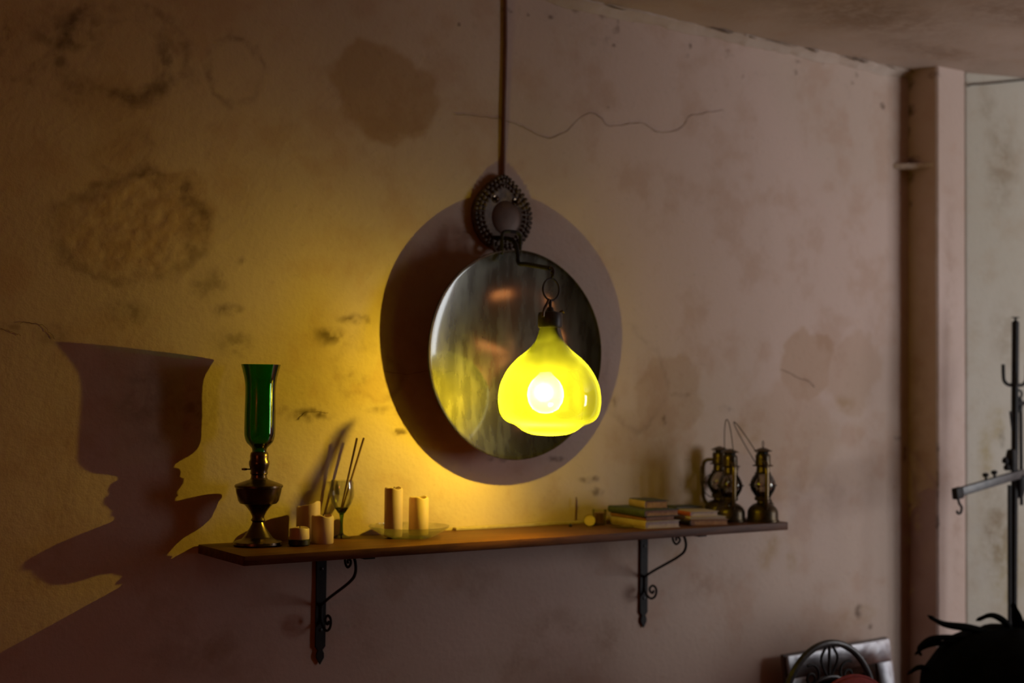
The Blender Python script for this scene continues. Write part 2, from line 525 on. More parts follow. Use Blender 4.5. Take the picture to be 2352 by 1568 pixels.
IRON = simple('black_iron', (.009, .008, .009), (.018, .014, .013), rough=.6, metal=.2, spec=.3, scale=60, bump=.2)
IRON_GREY = simple('worn_grey_iron', (.040, .038, .040), (.075, .068, .066), rough=.42, metal=.5, scale=50, bump=.2)
BRASS = simple('tarnished_brass', (.16, .11, .072), (.075, .052, .042), rough=.26, metal=.95, scale=22)
RUST = simple('aged_lantern_brass', (.10, .066, .030), (.05, .034, .022), rough=.36, metal=.75, scale=45, bump=.15)
TUBEM = simple('lantern_tube_brass', (.17, .115, .055), (.09, .06, .035), rough=.32, metal=.85, scale=40)
WAX = simple('cream_wax', (.60, .42, .33), (.53, .36, .28), rough=.5, sss=.06, scale=18)
WAXY = simple('honey_wax', (.66, .48, .30), (.58, .40, .22), rough=.5, sss=.15, scale=18)
WICK = simple('burnt_wick', (.02, .016, .014), (.05, .03, .02), rough=.9)
BLACK = simple('black_holder', (.012, .010, .010), (.02, .016, .014), rough=.4)
STICK = simple('incense_stick_brown', (.15, .065, .025), (.20, .09, .035), rough=.8)
CONDUIT = simple('painted_conduit', (.20, .105, .085), (.26, .14, .11), rough=.6, scale=14)
LEATHERN = simple('ornament_brown', (.07, .045, .033), (.13, .084, .06), rough=.55, metal=.35, scale=55, bump=.5)
ORN_CENTRE = simple('ornament_centre_brown', (.105, .052, .032), (.075, .038, .024), rough=.5, metal=.3, scale=20)
SILVER = simple('pressed_silver', (.42, .41, .43), (.26, .25, .27), rough=.33, metal=.9, scale=26, bump=.5)
DARKWOOD = simple('dark_frame_wood', (.05, .03, .022), (.09, .05, .034), rough=.5)
REDCLOTH = simple('dark_red_cloth', (.26, .028, .024), (.20, .02, .018), rough=.9, scale=60, bump=.3)
LEAFM = simple('black_leaf', (.003, .003, .003), (.005, .005, .0045), rough=.95, spec=.03)
POTM = simple('black_pot', (.010, .009, .009), (.016, .014, .013), rough=.7, spec=.2)
BLUEG = simple('blue_grey_cover', (.040, .046, .052), (.062, .07, .076), rough=.7, scale=80)
DARKCOV = simple('charcoal_cover', (.040, .038, .034), (.065, .06, .055), rough=.7, scale=80)
TANCOV = simple('tan_cover', (.40, .27, .17), (.34, .22, .13), rough=.75, scale=40)
REDBROWN = simple('red_brown_cover', (.22, .08, .05), (.28, .11, .07), rough=.7, scale=40)
CREAMCOV = simple('cream_cover', (.50, .40, .33), (.45, .35, .28), rough=.75, scale=40)
BROWNCOV = simple('brown_cover', (.20, .09, .055), (.26, .12, .075), rough=.7, scale=40)
REDSPINE = simple('red_orange_spine', (.46, .09, .04), (.40, .075, .035), rough=.6, scale=40)
BLACKSPINE = simple('black_spine', (.02, .017, .014), (.035, .03, .024), rough=.6, scale=40)
PAGES = simple('page_edges', (.46, .34, .31), (.54, .42, .38), rough=.9, scale=120, bump=.3)
PAGES2 = simple('foxed_page_edges', (.32, .16, .10), (.42, .23, .15), rough=.9, scale=120, bump=.3)
WINEWAX = simple('wine_red_wax', (.24, .09, .075), (.30, .12, .10), rough=.4, sss=.2)
BATTEN = simple('pale_batten', (.50, .38, .25), (.42, .30, .18), rough=.6, scale=50)
FRAMEW = simple('window_frame_wood', (.12, .06, .035), (.16, .08, .045), rough=.6)

G_CLEAR = glass('clear_glass', (.94, .95, .91), gloss=.3, sheen=.5)
G_DISH = glass('pressed_glass_dish', (.96, .97, .90), gloss=.2, frost=.045, frost_col=(.9, .85, .6), sheen=.4)
G_GREENSTEM = glass('green_glass', (.30, .52, .22), gloss=.3)
G_CHIMNEY = glass('bottle_green_glass', (.12, .66, .06), gloss=.5, frost=.30, frost_col=(.02, .62, .02), rough=.05)
G_GLOBE = glass('smoky_lantern_glass', (.80, .76, .70), gloss=.4)
G_SHADE = glass('yellow_green_glass', (.98, .76, .050), gloss=.5, frost=.050, frost_col=(.92, .86, .020), rough=.04, streak=.18, dense=(.16, .14, .008), haze=.22)
G_BULB = glass('frosted_bulb_glass', (.95, .95, .95), gloss=.2, frost=.09, frost_col=(1, .97, .85), haze=.35)
SHADOW_STRIP = simple('shadow_strip_dark', (.06, .07, .01), (.04, .05, .01), rough=.3)  # for the added strip that throws the slanted shadow

FIL, nt, out = newmat('glowing_filament')
e = nd(nt, 'ShaderNodeEmission')
e.inputs[0].default_value = (1, .93, .80, 1)
e.inputs[1].default_value = 84000
nt.links.new(e.outputs[0], out.inputs[0])

# dark hammered metal of the big round dish
DISCM, nt, out = newmat('dark_beaten_metal')
p = nd(nt, 'ShaderNodeBsdfPrincipled')
tc = nd(nt, 'ShaderNodeTexCoord').outputs['Object']
mp = nd(nt, 'ShaderNodeMapping')
mp.inputs['Scale'].default_value = (1.0, .25, 1.0)
nt.links.new(tc, mp.inputs[0])
st = noisen(nt, mp.outputs[0], 30, 3, .6)
n2 = noisen(nt, tc, 9, 3, .6)
c = mixcol(nt, maprange(nt, st, .35, .68, 0, 1), (.054, .048, .040), (.080, .075, .063))
c = mixcol(nt, maprange(nt, n2, .40, .75, 0, .35), c, (.075, .060, .045))
nt.links.new(c, p.inputs['Base Color'])
p.inputs['Metallic'].default_value = .90
p.inputs['Coat Weight'].default_value = 1.0
p.inputs['Coat Roughness'].default_value = .075
p.inputs['Coat IOR'].default_value = 1.55
nt.links.new(maprange(nt, st, .3, .7, .24, .32), p.inputs['Roughness'])
b = nd(nt, 'ShaderNodeBump')
b.inputs['Strength'].default_value = .04
b.inputs['Distance'].default_value = .004
nt.links.new(st, b.inputs['Height'])
nt.links.new(b.outputs[0], p.inputs['Normal'])
nt.links.new(p.outputs[0], out.inputs[0])

# ================================================================ the room
X0, X1, Y0, ZC = -1.5, 6.8, -5.0, 2.558
def structure(o, label, cat):
    return tag(o, label, cat, kind='structure')

def grid(u0, u1, v0, v1, step, put):
    nu, nv = max(1, round((u1 - u0) / step)), max(1, round((v1 - v0) / step))
    mb = MB()
    v = [put(u0 + (u1 - u0) * i / nu, v0 + (v1 - v0) * j / nv) for j in range(nv + 1) for i in range(nu + 1)]
    f = [(j * (nu + 1) + i, j * (nu + 1) + i + 1, (j + 1) * (nu + 1) + i + 1, (j + 1) * (nu + 1) + i) for j in range(nv) for i in range(nu)]
    return mb.add(v, f)

def wob(x, y, s, a):
    return a * noise.fractal(Vector((x * s, y * s, 3.1)), 1.0, 2.0, 4)

# wall surface: a fine grid where the marks are, coarse around it; the marks are stored per vertex
GX0, GX1, GZ0, GZ1, GS = .40, 3.46, .60, 2.60, .0045
rng = np.random.default_rng(11)
LAT = rng.random((256, 256))
def vnoise(u, v):
    i, j = np.floor(u).astype(int), np.floor(v).astype(int)
    fu, fv = u - i, v - j
    fu, fv = fu * fu * (3 - 2 * fu), fv * fv * (3 - 2 * fv)
    g = lambda a, b: LAT[a % 256, b % 256]
    return (g(i, j) * (1 - fu) + g(i + 1, j) * fu) * (1 - fv) + (g(i, j + 1) * (1 - fu) + g(i + 1, j + 1) * fu) * fv
def fbm(u, v, octv=4, gain=.55):
    t, a, s_ = 0, 1., 0
    for k in range(octv):
        t = t + a * (vnoise(u * 2 ** k + 17 * k, v * 2 ** k + 31 * k) - .5); s_ += a; a *= gain
    return t / s_ * 2
nu, nv = round((GX1 - GX0) / GS), round((GZ1 - GZ0) / GS)
gx, gz = np.meshgrid(np.linspace(GX0, GX1, nu + 1), np.linspace(GZ0, GZ1, nv + 1))
bx1 = fbm(gx * 7, gz * 7) * .050 + fbm(gx * 34 + 9, gz * 34) * .014
bz1 = fbm(gx * 7 + 50, gz * 7 + 20) * .050 + fbm(gx * 34 + 90, gz * 34 + 70) * .014
bx2, bz2 = fbm(gx * 40 + 5, gz * 40, 3) * .009, fbm(gx * 40 + 60, gz * 40 + 8, 3) * .009
def sstep(d, a, b):
    t = np.clip((d - a) / (b - a), 0, 1)
    return 1 - t * t * (3 - 2 * t)
marks = {k: np.zeros_like(gx) for k in ('tan', 'soft', 'olive', 'rough', 'ring', 'dark')}
for kind, cx, cz, rx, rz, soft, st in STAINS:
    big_ = min(rx, rz) > .03
    k_ = 1.0 if big_ else min(1., min(rx, rz) / .012)
    px_ = gx + (bx1 if big_ else bx2 * k_) - cx
    pz_ = gz + (bz1 if big_ else bz2 * k_) - cz
    d = np.hypot(px_ / rx, pz_ / rz)
    if kind == 'ring':
        m_ = st * sstep(np.abs(d - 1), 0, soft * 1.3) * np.clip(.80 + fbm(gx * 5 + 3, gz * 5 + cx * 9) * 1.1, 0, 1)
    else:
        m_ = st * sstep(d, 1 - min(soft, .95), 1 + soft * .6)
    marks[kind] = np.maximum(marks[kind], m_)
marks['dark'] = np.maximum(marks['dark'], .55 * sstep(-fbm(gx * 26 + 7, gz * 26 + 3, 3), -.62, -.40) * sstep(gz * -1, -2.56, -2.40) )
gy = -.0035 + .0022 * fbm(gx * 4, gz * 4, 5) + .0025 * marks['rough'] * fbm(gx * 45, gz * 45, 3) - .0015 * marks['dark']
gy = np.minimum(gy, -.0005)
GV = np.stack([gx.ravel(), gy.ravel(), gz.ravel()], 1)
idx = np.arange((nu + 1) * (nv + 1)).reshape(nv + 1, nu + 1)
GF = np.stack([idx[:-1, :-1].ravel(), idx[:-1, 1:].ravel(), idx[1:, 1:].ravel(), idx[1:, :-1].ravel()], 1)
mb = MB()
for a_, b_, c_, d_ in ((X0, GX0, 0, ZC + .04), (GX1, X1, 0, ZC + .04), (GX0, GX1, 0, GZ0), ):
    mb.add([(a_, -.003, c_), (b_, -.003, c_), (b_, -.003, d_), (a_, -.003, d_)], [(0, 1, 2, 3)])
mb.box((X0, .002, 0), (X1, .15, ZC + .04))
o = len(GV)
V_ = np.concatenate([GV, np.array(mb.v)])
me = bpy.data.meshes.new('wall_back')
allf = [tuple(q) for q in GF.tolist()] + [tuple(i + o for i in q) for q in mb.f]
me.from_pydata(V_.tolist(), [], allf)
tones = {'mark_' + k: m_ for k, m_ in marks.items()}
tones['tone_big'] = .5 + .5 * fbm(gx * 1.6, gz * 1.6, 3)
tones['tone_mid'] = .5 + .5 * fbm(gx * 9 + 40, gz * 9, 5, .65)
tones['tone_blot'] = 1 - sstep(fbm(gx * 45 + 11, gz * 45, 3, .7), -.30, .30)
tones['tone_patch'] = .15 + .85 * (1 - sstep(fbm(gx * 22, gz * 22 + 13, 4, .7), -.40, .35))
for k, m_ in tones.items():
    at = me.attributes.new(k, 'FLOAT', 'POINT')
    at.data.foreach_set('value', np.concatenate([m_.ravel(), np.zeros(len(mb.v))]).astype(np.float32))
me.polygons.foreach_set('use_smooth', [True] * len(GF) + [False] * len(mb.f))
me.materials.append(WALL)
wall_back = bpy.data.objects.new('wall_back', me)
COL.objects.link(wall_back)
structure(wall_back, 'stained pinkish plaster wall behind the shelf', 'wall')
for pts in CRACKS:
    pp = smoothpath([(x, -.0055, z) for x, z in pts], 5)
    pp = [q + Vector((random.uniform(-.002, .002), 0, random.uniform(-.002, .002))) for q in pp]
    rr = [max(.0003, .0006 * (.6 + .6 * random.random())) for _ in pp]
    MB().tube(pp, rr, 5).build('crack', CRACKM, wall_back)

mb = grid(X0, X1, Y0, .1, .05, lambda x, y: (x, y, ZC + wob(x, y, 2.5, .006)))
mb.box((X0, Y0, ZC + .02), (X1, .15, ZC + .12))
ceiling = structure(mb.build('ceiling', CEIL, smooth=60), 'dull brownish plaster ceiling with smudges', 'ceiling')

# ragged plaster fillet where wall and ceiling meet
mb = MB()
n = 240
v, f = [], []
for i in range(n + 1):
    x = .2 + (3.36 - .2) * i / n
    a = .010 + .010 * (1 + noise.fractal(Vector((x * 9, 1, 0)), 1., 2., 4)) + .006 * noise.fractal(Vector((x * 40, 5, 0)), 1., 2., 3)
    c_ = .012 + .010 * (1 + noise.fractal(Vector((x * 8, 9, 0)), 1., 2., 4))
    a, c_ = max(a, .006), max(c_, .006)
    v += [(x, .01, ZC - c_), (x, -.006, ZC - c_), (x, -.006 - a * .45, ZC - c_ * .45), (x, -.006 - a, ZC - .003), (x, -.006 - a, ZC + .02), (x, .01, ZC + .02)]
    if i:
        o = (i - 1) * 6
        f += [(o + k, o + (k + 1) % 6, o + 6 + (k + 1) % 6, o + 6 + k) for k in range(6)]
mb.add(v, f)
tr = structure(mb.build('trim_1', CEIL, smooth=50), 'ragged plaster fillet between wall and ceiling', 'trim')
for x0, x1_, w in ((2.49, 2.58, .008), (2.62, 2.67, .004), (2.70, 2.83, .003), (2.86, 2.92, .006), (3.02, 3.09, .004), (3.06, 3.13, .009), (2.13, 2.20, .005), (3.20, 3.27, .003), (1.96, 2.05, .004)):
    q = [(x0 + (x1_ - x0) * t, -.031 - .004 * math.sin(9 * t + x0), ZC - .004 + .003 * math.sin(7 * t)) for t in (0, .25, .5, .75, 1)]
    MB().tube(q, [w * k * .6 for k in (.3, .9, 1, .8, .3)], 6, flat=.5).build('chip', CHIPM, tr)

# pillar standing proud of the wall, and the angled partition beyond it
PX, PY = 3.343, -.112
mb = MB()
nz = 90
v, f = [], []
for i in range(nz + 1):
    z = (ZC + .03) * i / nz
    e1 = .0025 * noise.fractal(Vector((1, z * 9, 2.)), 1., 2., 4)
    e2 = .0022 * noise.fractal(Vector((8, z * 12, 2.)), 1., 2., 4)
    v += [(PX + e1, .05, z), (PX + e1, -.04, z), (PX + e2, PY + .006, z), (PX + .006 + e2, PY + e2 * .3, z), (3.42, PY + e1 * .4, z), (3.472, PY, z), (3.472, .05, z)]
    if i:
        o = (i - 1) * 7
        f += [(o + k, o + (k + 1) % 7, o + 7 + (k + 1) % 7, o + 7 + k) for k in range(7)]
f += [tuple(range(7)), tuple(nz * 7 + k for k in range(7))]
mb.add(v, f)
pillar = structure(mb.build('wall_pillar', PILLAR, smooth=40), 'square plastered pillar standing proud of the wall', 'pillar')

# pale partition: starts behind the pillar's corner and turns towards the room
dx, dy = .93, -.367
ax, ay = 3.486, -.104
TP = .06
L_ = .62
nx_, ny_ = -dy, dx     # to the far side
mb = MB()
poly = [(ax, ay), (ax + dx * .012, ay + dy * .012), (ax + dx * L_, ay + dy * L_), (ax + dx * L_ + nx_ * TP, ay + dy * L_ + ny_ * TP), (ax + nx_ * TP, ay + ny_ * TP)]
mb.prism(poly, 2, 0, 2.562)
part = structure(mb.build('wall_partition', PALE, smooth=0, bevel=.006), 'pale stained plaster partition beyond the pillar', 'wall')
wire = [(3.476, -.120, 2.513), (3.500, -.118, 2.522), (3.546, -.136, 2.5275), (3.676, -.187, 2.549), (3.72, -.205, 2.556)]
tag(MB().tube(smoothpath(wire, 5), .0022, 6).build('ceiling_wire', IRON), 'thin dark wire strung along the top of the pale partition', 'wire')

# small plaster ledge across the inside corner of the pillar
mb = MB()
poly = [(3.272, -.004), (3.300, -.034), (3.330, -.062), (3.343, -.098), (3.352, -.098), (3.352, .01), (3.272, .01)]
mb.prism(poly, 2, 2.252, 2.268)
tag(mb.build('corner_ledge', LOOSE, bevel=.004), 'small pale plaster ledge in the corner beside the pillar', 'ledge')

structure(MB().box((X0, Y0, -.1), (X1, .15, 0)).build('floor', FLOOR, smooth=0), 'terracotta tiled floor', 'floor')
structure(MB().box((X0 - .15, Y0, 0), (X0, .15, ZC + .1)).build('wall_left', BROWN_WALL, smooth=0), 'brown plastered side wall of the room', 'wall')
DV = 3.60                                    # an unseen wall added to hide the window from the shelf wall's far end
structure(MB().box((X0 - .15, Y0 - .15, 0), (DV + .12, Y0, ZC + .1)).build('wall_front', BROWN_WALL, smooth=0), 'brown plastered wall behind the viewer', 'wall')
structure(MB().box((DV, Y0, 0), (DV + .12, -1.80, ZC + .02)).build('wall_daylight_block', BROWN_WALL, smooth=0), 'unseen brown wall added to block daylight from the far end of the shelf wall', 'wall')
structure(MB().box((X1, -3.15, 0), (X1 + .15, .15, ZC + .1)).build('wall_right', BROWN_WALL, smooth=0), 'brown side wall beside the window', 'wall')
WX0, WX1, WZ0, WZ1 = 4.30, 6.50, .70, 2.30
mb = MB()
fy0, fy1 = -3.12, -3.0
mb.box((DV + .12, fy0, 0), (X1, fy1, WZ0)).box((DV + .12, fy0, WZ1), (X1, fy1, ZC + .02))
mb.box((DV + .12, fy0, WZ0), (WX0, fy1, WZ1)).box((WX1, fy0, WZ0), (X1, fy1, WZ1))
structure(mb.build('wall_window', BROWN_WALL, smooth=0), 'brown wall with the wide window opening', 'wall')
mb = MB()
for a, b in ((WX0, WX0 + .05), (WX1 - .05, WX1)):
    mb.box((a, -3.09, WZ0), (b, -3.03, WZ1))
for a, b in ((WZ0, WZ0 + .05), (WZ1 - .05, WZ1)):
    mb.box((WX0 + .05, -3.09, a), (WX1 - .05, -3.03, b))
win = structure(mb.build('window_1', FRAMEW, smooth=0), 'wide wooden window frame letting in the daylight', 'window')
for k in range(1, 3):
    x = WX0 + (WX1 - WX0) * k / 3
    MB().box((x - .022, -3.085, WZ0 + .05), (x + .022, -3.035, WZ1 - .05)).build('mullion', FRAMEW, win, smooth=0)

# ================================================================ orange lamp and an added warm fill lamp, further back in the room
def warm_glass(name, col, strength):
    mt, nt, out = newmat(name)
    e = nd(nt, 'ShaderNodeEmission')
    e.inputs[0].default_value = (*col, 1)
    e.inputs[1].default_value = strength
    nt.links.new(e.outputs[0], out.inputs[0])
    return mt
def wall_lamp(loc, face, k, mat, label):
    sc = thing('wall_lamp', label, 'lamp', loc, face)
    sc.scale = (k, k, k)
    MB().lathe([(.0004, -.10), (.03, -.095), (.065, -.06), (.085, -.01), (.085, .03), (.065, .075), (.04, .095)], 28).build('glass_shade', mat, sc)
    MB().lathe([(.042, .093), (.044, .10), (.03, .112), (.0004, .115)], 24).build('cap', IRON, sc)
    MB().tube(smoothpath([(0, 0, .112), (0, 0, .15), (.06, 0, .17), (.12, 0, .15)], 5), .008, 8).build('arm', IRON, sc)
    MB().lathe([(.0004, 0), (.045, 0), (.045, .008), (.03, .014), (.0004, .016)], 24).build('wall_plate', IRON, sc, loc=(.139, 0, .15), rot=(0, -PI / 2, 0))
# the orange gleam in the middle of the metal dish, and an added warm fill for the left end of the wall
wall_lamp((3.545, -2.73, 1.742), 0, .38, warm_glass('orange_lamp_glass', (1, .34, .09), 13), 'little orange glass wall lamp on the added wall')
wall_lamp((-1.29, -2.10, 1.75), PI, 1.5, warm_glass('red_orange_fill_glow', (1, .25, .085), 8.5), 'unseen red-orange fill lamp added on the side wall')

# ================================================================ shelf and its brackets
SZ = 1.225
sx0, sx1, sd = 1.068, 2.579, .247
mb = MB()
poly = [(sx0, -.006), (sx0 + .001, -sd + .002), (sx0 + .002, -sd), (sx1 - .006, -sd), (sx1, -sd + .006), (sx1, -.006)]
mb.prism(poly, 2, SZ - .0195, SZ)
tag(mb.build('wall_shelf', WOOD, bevel=.0018), 'long red-brown wooden wall shelf on two iron brackets', 'shelf')

def bracket(x, label):
    t = thing('shelf_bracket', label, 'bracket', (x, 0, SZ - .0195), group='scrolled iron shelf brackets')
    w = .0125
    MB().prism([(-w, 0), (w, 0), (w, -.222), (.006, -.230), (.0095, -.238), (.0095, -.247), (0, -.262), (-.0095, -.247), (-.0095, -.238), (-.006, -.230), (-w, -.222)], 1, -.010, -.006).build('wall_strip', IRON, t, smooth=0, bevel=.0008)
    MB().box((-.0125, -.235, -.0045), (.0125, -.008, -.0003)).build('shelf_strip', IRON, t, bevel=.0008)
    o = SZ - .0195
    rod = [(-.011, 1.076), (-.046, 1.095), (-.086, 1.114), (-.126, 1.133), (-.150, 1.146), (-.165, 1.157), (-.172, 1.171), (-.170, 1.186), (-.162, 1.1995)]
    MB().tube(smoothpath([(0, y, z - o) for y, z in rod], 5), .0034, 8).build('brace_rod', IRON, t)
    sp = [(-.012, 1.080), (-.011, 1.056), (-.013, 1.040), (-.022, 1.029), (-.037, 1.023), (-.052, 1.029), (-.059, 1.042), (-.056, 1.053), (-.044, 1.057), (-.033, 1.050), (-.034, 1.041), (-.044, 1.038), (-.049, 1.045)]
    MB().tube(smoothpath([(0, y, z - o) for y, z in sp], 5), .0030, 8).build('lower_scroll', IRON, t)
    up = [(-.122, 1.1985), (-.123, 1.182), (-.134, 1.173), (-.146, 1.179), (-.149, 1.187), (-.141, 1.191), (-.134, 1.187), (-.137, 1.182)]
    MB().tube(smoothpath([(0, y, z - o) for y, z in up], 5), .0028, 8).build('upper_scroll', IRON, t)
    for z in (-.05, -.185):
        MB().lathe([(.0001, .003), (.003, .0022), (.0042, 0)], 10).build('screw', IRON_GREY, t, loc=(0, -.010, z), rot=(PI / 2, 0, 0))
    return t
bracket(1.356, 'scrolled black iron bracket under the green lamp end of the shelf')
bracket(2.289, 'scrolled black iron bracket under the books and lanterns')

mb = MB().box((1.70, -.022, SZ), (2.12, -.007, SZ + .007))
tag(mb.build('wooden_batten', BATTEN, bevel=.0015), 'thin pale batten lying along the wall at the back of the shelf', 'batten')

# ================================================================ big round metal dish
DC = (1.825, -.092, 1.6445)
DR = .251
dish = thing('metal_dish', 'large round dark metal dish hung on the wall behind the glowing lamp', 'dish', DC)
SAG = .014
prof = []
for i in range(41):
    r = DR * .985 * i / 40
    prof.append((max(r, .00005), -SAG * (1 - (r / (DR * .985)) ** 4)))
prof += [(DR * .995, .0015), (DR, .0005), (DR, -.0025), (DR * .985, -.005)]
back = [(max(DR * .985 * i / 20, .00005), -.004 - SAG * (1 - (i / 20) ** 4)) for i in range(19, -1, -1)]
o = MB().lathe(prof + back, 128, fn=lambda r, z, a: (r * (1 + .004 * math.sin(3 * a + .5)), z + .0012 * math.sin(5 * a) * (r / DR) ** 2)).build('dish_bowl', DISCM, dish, rot=(PI / 2, 0, 0))
u = [(-.027, .002, .236), (-.027, .002, .275), (-.022, .002, .290), (0, .002, .293), (.021, .002, .290), (.0265, .002, .275), (.024, .002, .236)]
MB().tube(smoothpath(u, 5), .0042, 8).build('hanging_loop', IRON, dish, loc=(-.022, 0, 0))

# ================================================================ ornament with lamp arm
orn = thing('lamp_bracket', 'brown teardrop wall ornament with an iron arm that carries the lamp', 'bracket', (1.826, 0, 1.985))
def tear(s, n=64):
    out = []
    for k in range(n):
        a = 2 * PI * k / n
        x = .084 * math.cos(a)
        z = .086 * math.sin(a)
        if z > 0:
            t = z / .086
            z = z * (1 + .16 * t ** 5)
            x *= 1 - .25 * t ** 3
        out.append((x * s, z * s))
    return out
mb = MB()
lay = [(1.0, -.004), (1.0, -.014), (.95, -.020), (.70, -.026), (.62, -.024)]
v, f = [], []
n = 64
for s, y in lay:
    for k, (x, z) in enumerate(tear(s, n)):
        wv = 1 + (.018 * math.sin(k * PI) if s > .9 else 0)
        v.append((x * wv, y, z * wv))
for i in range(len(lay) - 1):
    f += [(i * n + k, i * n + (k + 1) % n, (i + 1) * n + (k + 1) % n, (i + 1) * n + k) for k in range(n)]
f += [tuple(range(n)), tuple((len(lay) - 1) * n + k for k in range(n))]
mb.add(v, f)
MBplate = mb.build('plate', LEATHERN, orn)
mb = MB()
for s, r, cnt in ((.965, .0055, 44), (.86, .0065, 34), (.73, .0050, 34)):
    T = tear(s, cnt)
    for x, z in T:
        mb.lathe([(.0001, r), (r * .7, r * .7), (r, 0)], 7, c=(x, z, .021 + (.96 - s) * .02))
bd = mb.build('beaded_border', LEATHERN, orn, rot=(PI / 2, 0, 0))
bd['kind'] = 'stuff'
MB().lathe([(.00005, .030), (.02, .029), (.036, .027), (.045, .023), (.049, .018)], 32).build('boss', ORN_CENTRE, orn, loc=(.006, 0, -.006), rot=(PI / 2, 0, 0))
for x, z in ((-.026, .038), (.034, .036)):
    MB().lathe([(.00005, .012), (.004, .010), (.005, .004), (.009, .005), (.011, 0)], 14).build('rosette', BRASS, orn, loc=(x, -.022, z), rot=(PI / 2, 0, 0))
arm = [(-.026, -.02, -.056), (-.026, -.055, -.060), (-.026, -.090, -.066), (-.026, -.112, -.078), (-.026, -.122, -.105), (-.027, -.128, -.126), (-.031, -.16, -.131), (-.044, -.22, -.140), (-.055, -.292, -.152)]
MB().tube(smoothpath(arm, 6), .0052, 8).build('arm', IRON, orn)
hk = [(-.0545, -.288, -.152), (-.0545, -.298, -.150), (-.054, -.306, -.158), (-.054, -.304, -.168), (-.054, -.299, -.173)]
MB().tube(smoothpath(hk, 5), .0030, 8).build('end_hook', IRON_GREY, orn)
side = [(-.030, -.022, -.060), (-.036, -.030, -.080), (-.030, -.034, -.092), (-.018, -.030, -.092), (-.014, -.024, -.080)]
MB().tube(smoothpath(side, 5), .0045, 8).build('lower_hook', LEATHERN, orn)

# conduit down the wall
tag(MB().tube(smoothpath([(1.833, -.0085, 2.56), (1.835, -.009, 2.40), (1.833, -.0085, 2.22), (1.8335, -.009, 2.05)], 5), .0046, 10).build('cable_conduit', CONDUIT), 'thin painted cable conduit running down the wall to the ornament', 'cable')

# ================================================================ glowing glass lamp
AX, AY = 1.768, -.30
LX, LZ = 1.756, 1.550
lamp = thing('pendant_lamp', 'glowing yellow-green blown glass lamp hanging in front of the metal dish', 'lamp', (AX, AY, 0))
SP = [(.0225, 1.7035), (.024, 1.695), (.027, 1.683), (.033, 1.668), (.044, 1.654), (.056, 1.643), (.072, 1.630), (.088, 1.613), (.100, 1.595), (.109, 1.577), (.114, 1.560),
      (.1165, 1.541), (.1160, 1.524), (.1125, 1.507), (.105, 1.4945), (.094, 1.4865), (.080, 1.4815), (.070, 1.4755), (.060, 1.468), (.042, 1.461), (.020, 1.458), (.0003, 1.457)]
sr = [q[0] for q in SP][::-1]
sz = [q[1] for q in SP][::-1]
def shade_fn(r, z, a):
    k = max(0., min(1., (1.60 - z) / .09))
    lobe = 1 + k * (.018 * math.cos(2 * (a - 1.2)) + .022 * math.cos(3 * a + .6))
    return r * lobe, z
prof = smoothpath([(r, 0, z) for r, z in SP], 3)
MB().shell([(max(q.x, .0003), q.z) for q in prof], 72, fn=shade_fn).build('glass_shade', G_SHADE, lamp, smooth=80)
# unseen dark strip added behind the glass to cast a slanted wall shadow
edgeL = [(1.389, 1.466), (1.345, 1.396), (1.300, 1.325), (1.255, 1.252)]
edgeR = [(1.437, 1.492), (1.402, 1.425), (1.360, 1.350), (1.316, 1.276)]
def onshade(wx, wz, push=.0015):
    d = Vector((wx - LX, 0 - AY, wz - LZ))
    lo_, hi_ = 0., 1.
    for _ in range(40):
        t = (lo_ + hi_) / 2
        q = Vector((LX, AY, LZ)) + d * t
        x, y = q.x - AX, q.y - AY
        rr = float(np.interp(q.z, sz, sr)) if sz[0] < q.z < sz[-1] else 0
        rr = shade_fn(rr, q.z, math.atan2(y, x))[0]
        if math.hypot(x, y) < rr + push: lo_ = t
        else: hi_ = t
    q = Vector((LX, AY, LZ)) + d * lo_
    return (q.x - AX, q.y - AY, q.z)
mb = MB()
A = [onshade(*q) for q in edgeL]; B = [onshade(*q) for q in edgeR]
A2 = [onshade(*q, push=.004) for q in edgeL]; B2 = [onshade(*q, push=.004) for q in edgeR]
m_ = len(A)
f = []
for i in range(m_ - 1):
    for a, b in ((0, m_), (m_, 3 * m_), (3 * m_, 2 * m_), (2 * m_, 0)):
        f.append((a + i, b + i, b + i + 1, a + i + 1))
f += [(0, 2 * m_, 3 * m_, m_), (m_ - 1, 2 * m_ - 1, 4 * m_ - 1, 3 * m_ - 1)]
mb.add(A + B + A2 + B2, f).build('shadow_strip', SHADOW_STRIP, lamp)
MB().lathe([(.0262, 1.699), (.0275, 1.702), (.0275, 1.728), (.025, 1.733), (.010, 1.736), (.006, 1.745), (.0004, 1.746)], 28).build('cap', IRON_GREY, lamp)
MB().lathe([(.0004, 1.705), (.017, 1.703), (.0175, 1.650), (.014, 1.640), (.0135, 1.600), (.0004, 1.599)], 20).build('socket', BLACK, lamp)
bx = LX - AX
MB().shell([(.012, 1.599), (.020, 1.590), (.032, 1.578), (.039, 1.563), (.041, 1.548), (.038, 1.532), (.029, 1.517), (.015, 1.509), (.0003, 1.507)], 28, c=(bx * .9, 0, 0)).build('bulb', G_BULB, lamp, smooth=80)
MB().lathe([(.00005, -.0034), (.002, -.0028), (.0032, -.001), (.0032, .001), (.002, .0028), (.00005, .0034)], 14, c=(bx, 0, LZ)).build('filament', FIL, lamp)
MB().tube(ring((.002, 0, 1.785), .0225, 1, 28, .0245), .0024, 8, closed=True).build('hanging_ring', IRON_GREY, lamp)
MB().tube(smoothpath([(-.004, 0, 1.7625), (-.016, -.008, 1.750), (-.027, -.014, 1.738), (-.031, -.016, 1.722)], 5), .0032, 8).build('clasp', BRASS, lamp)
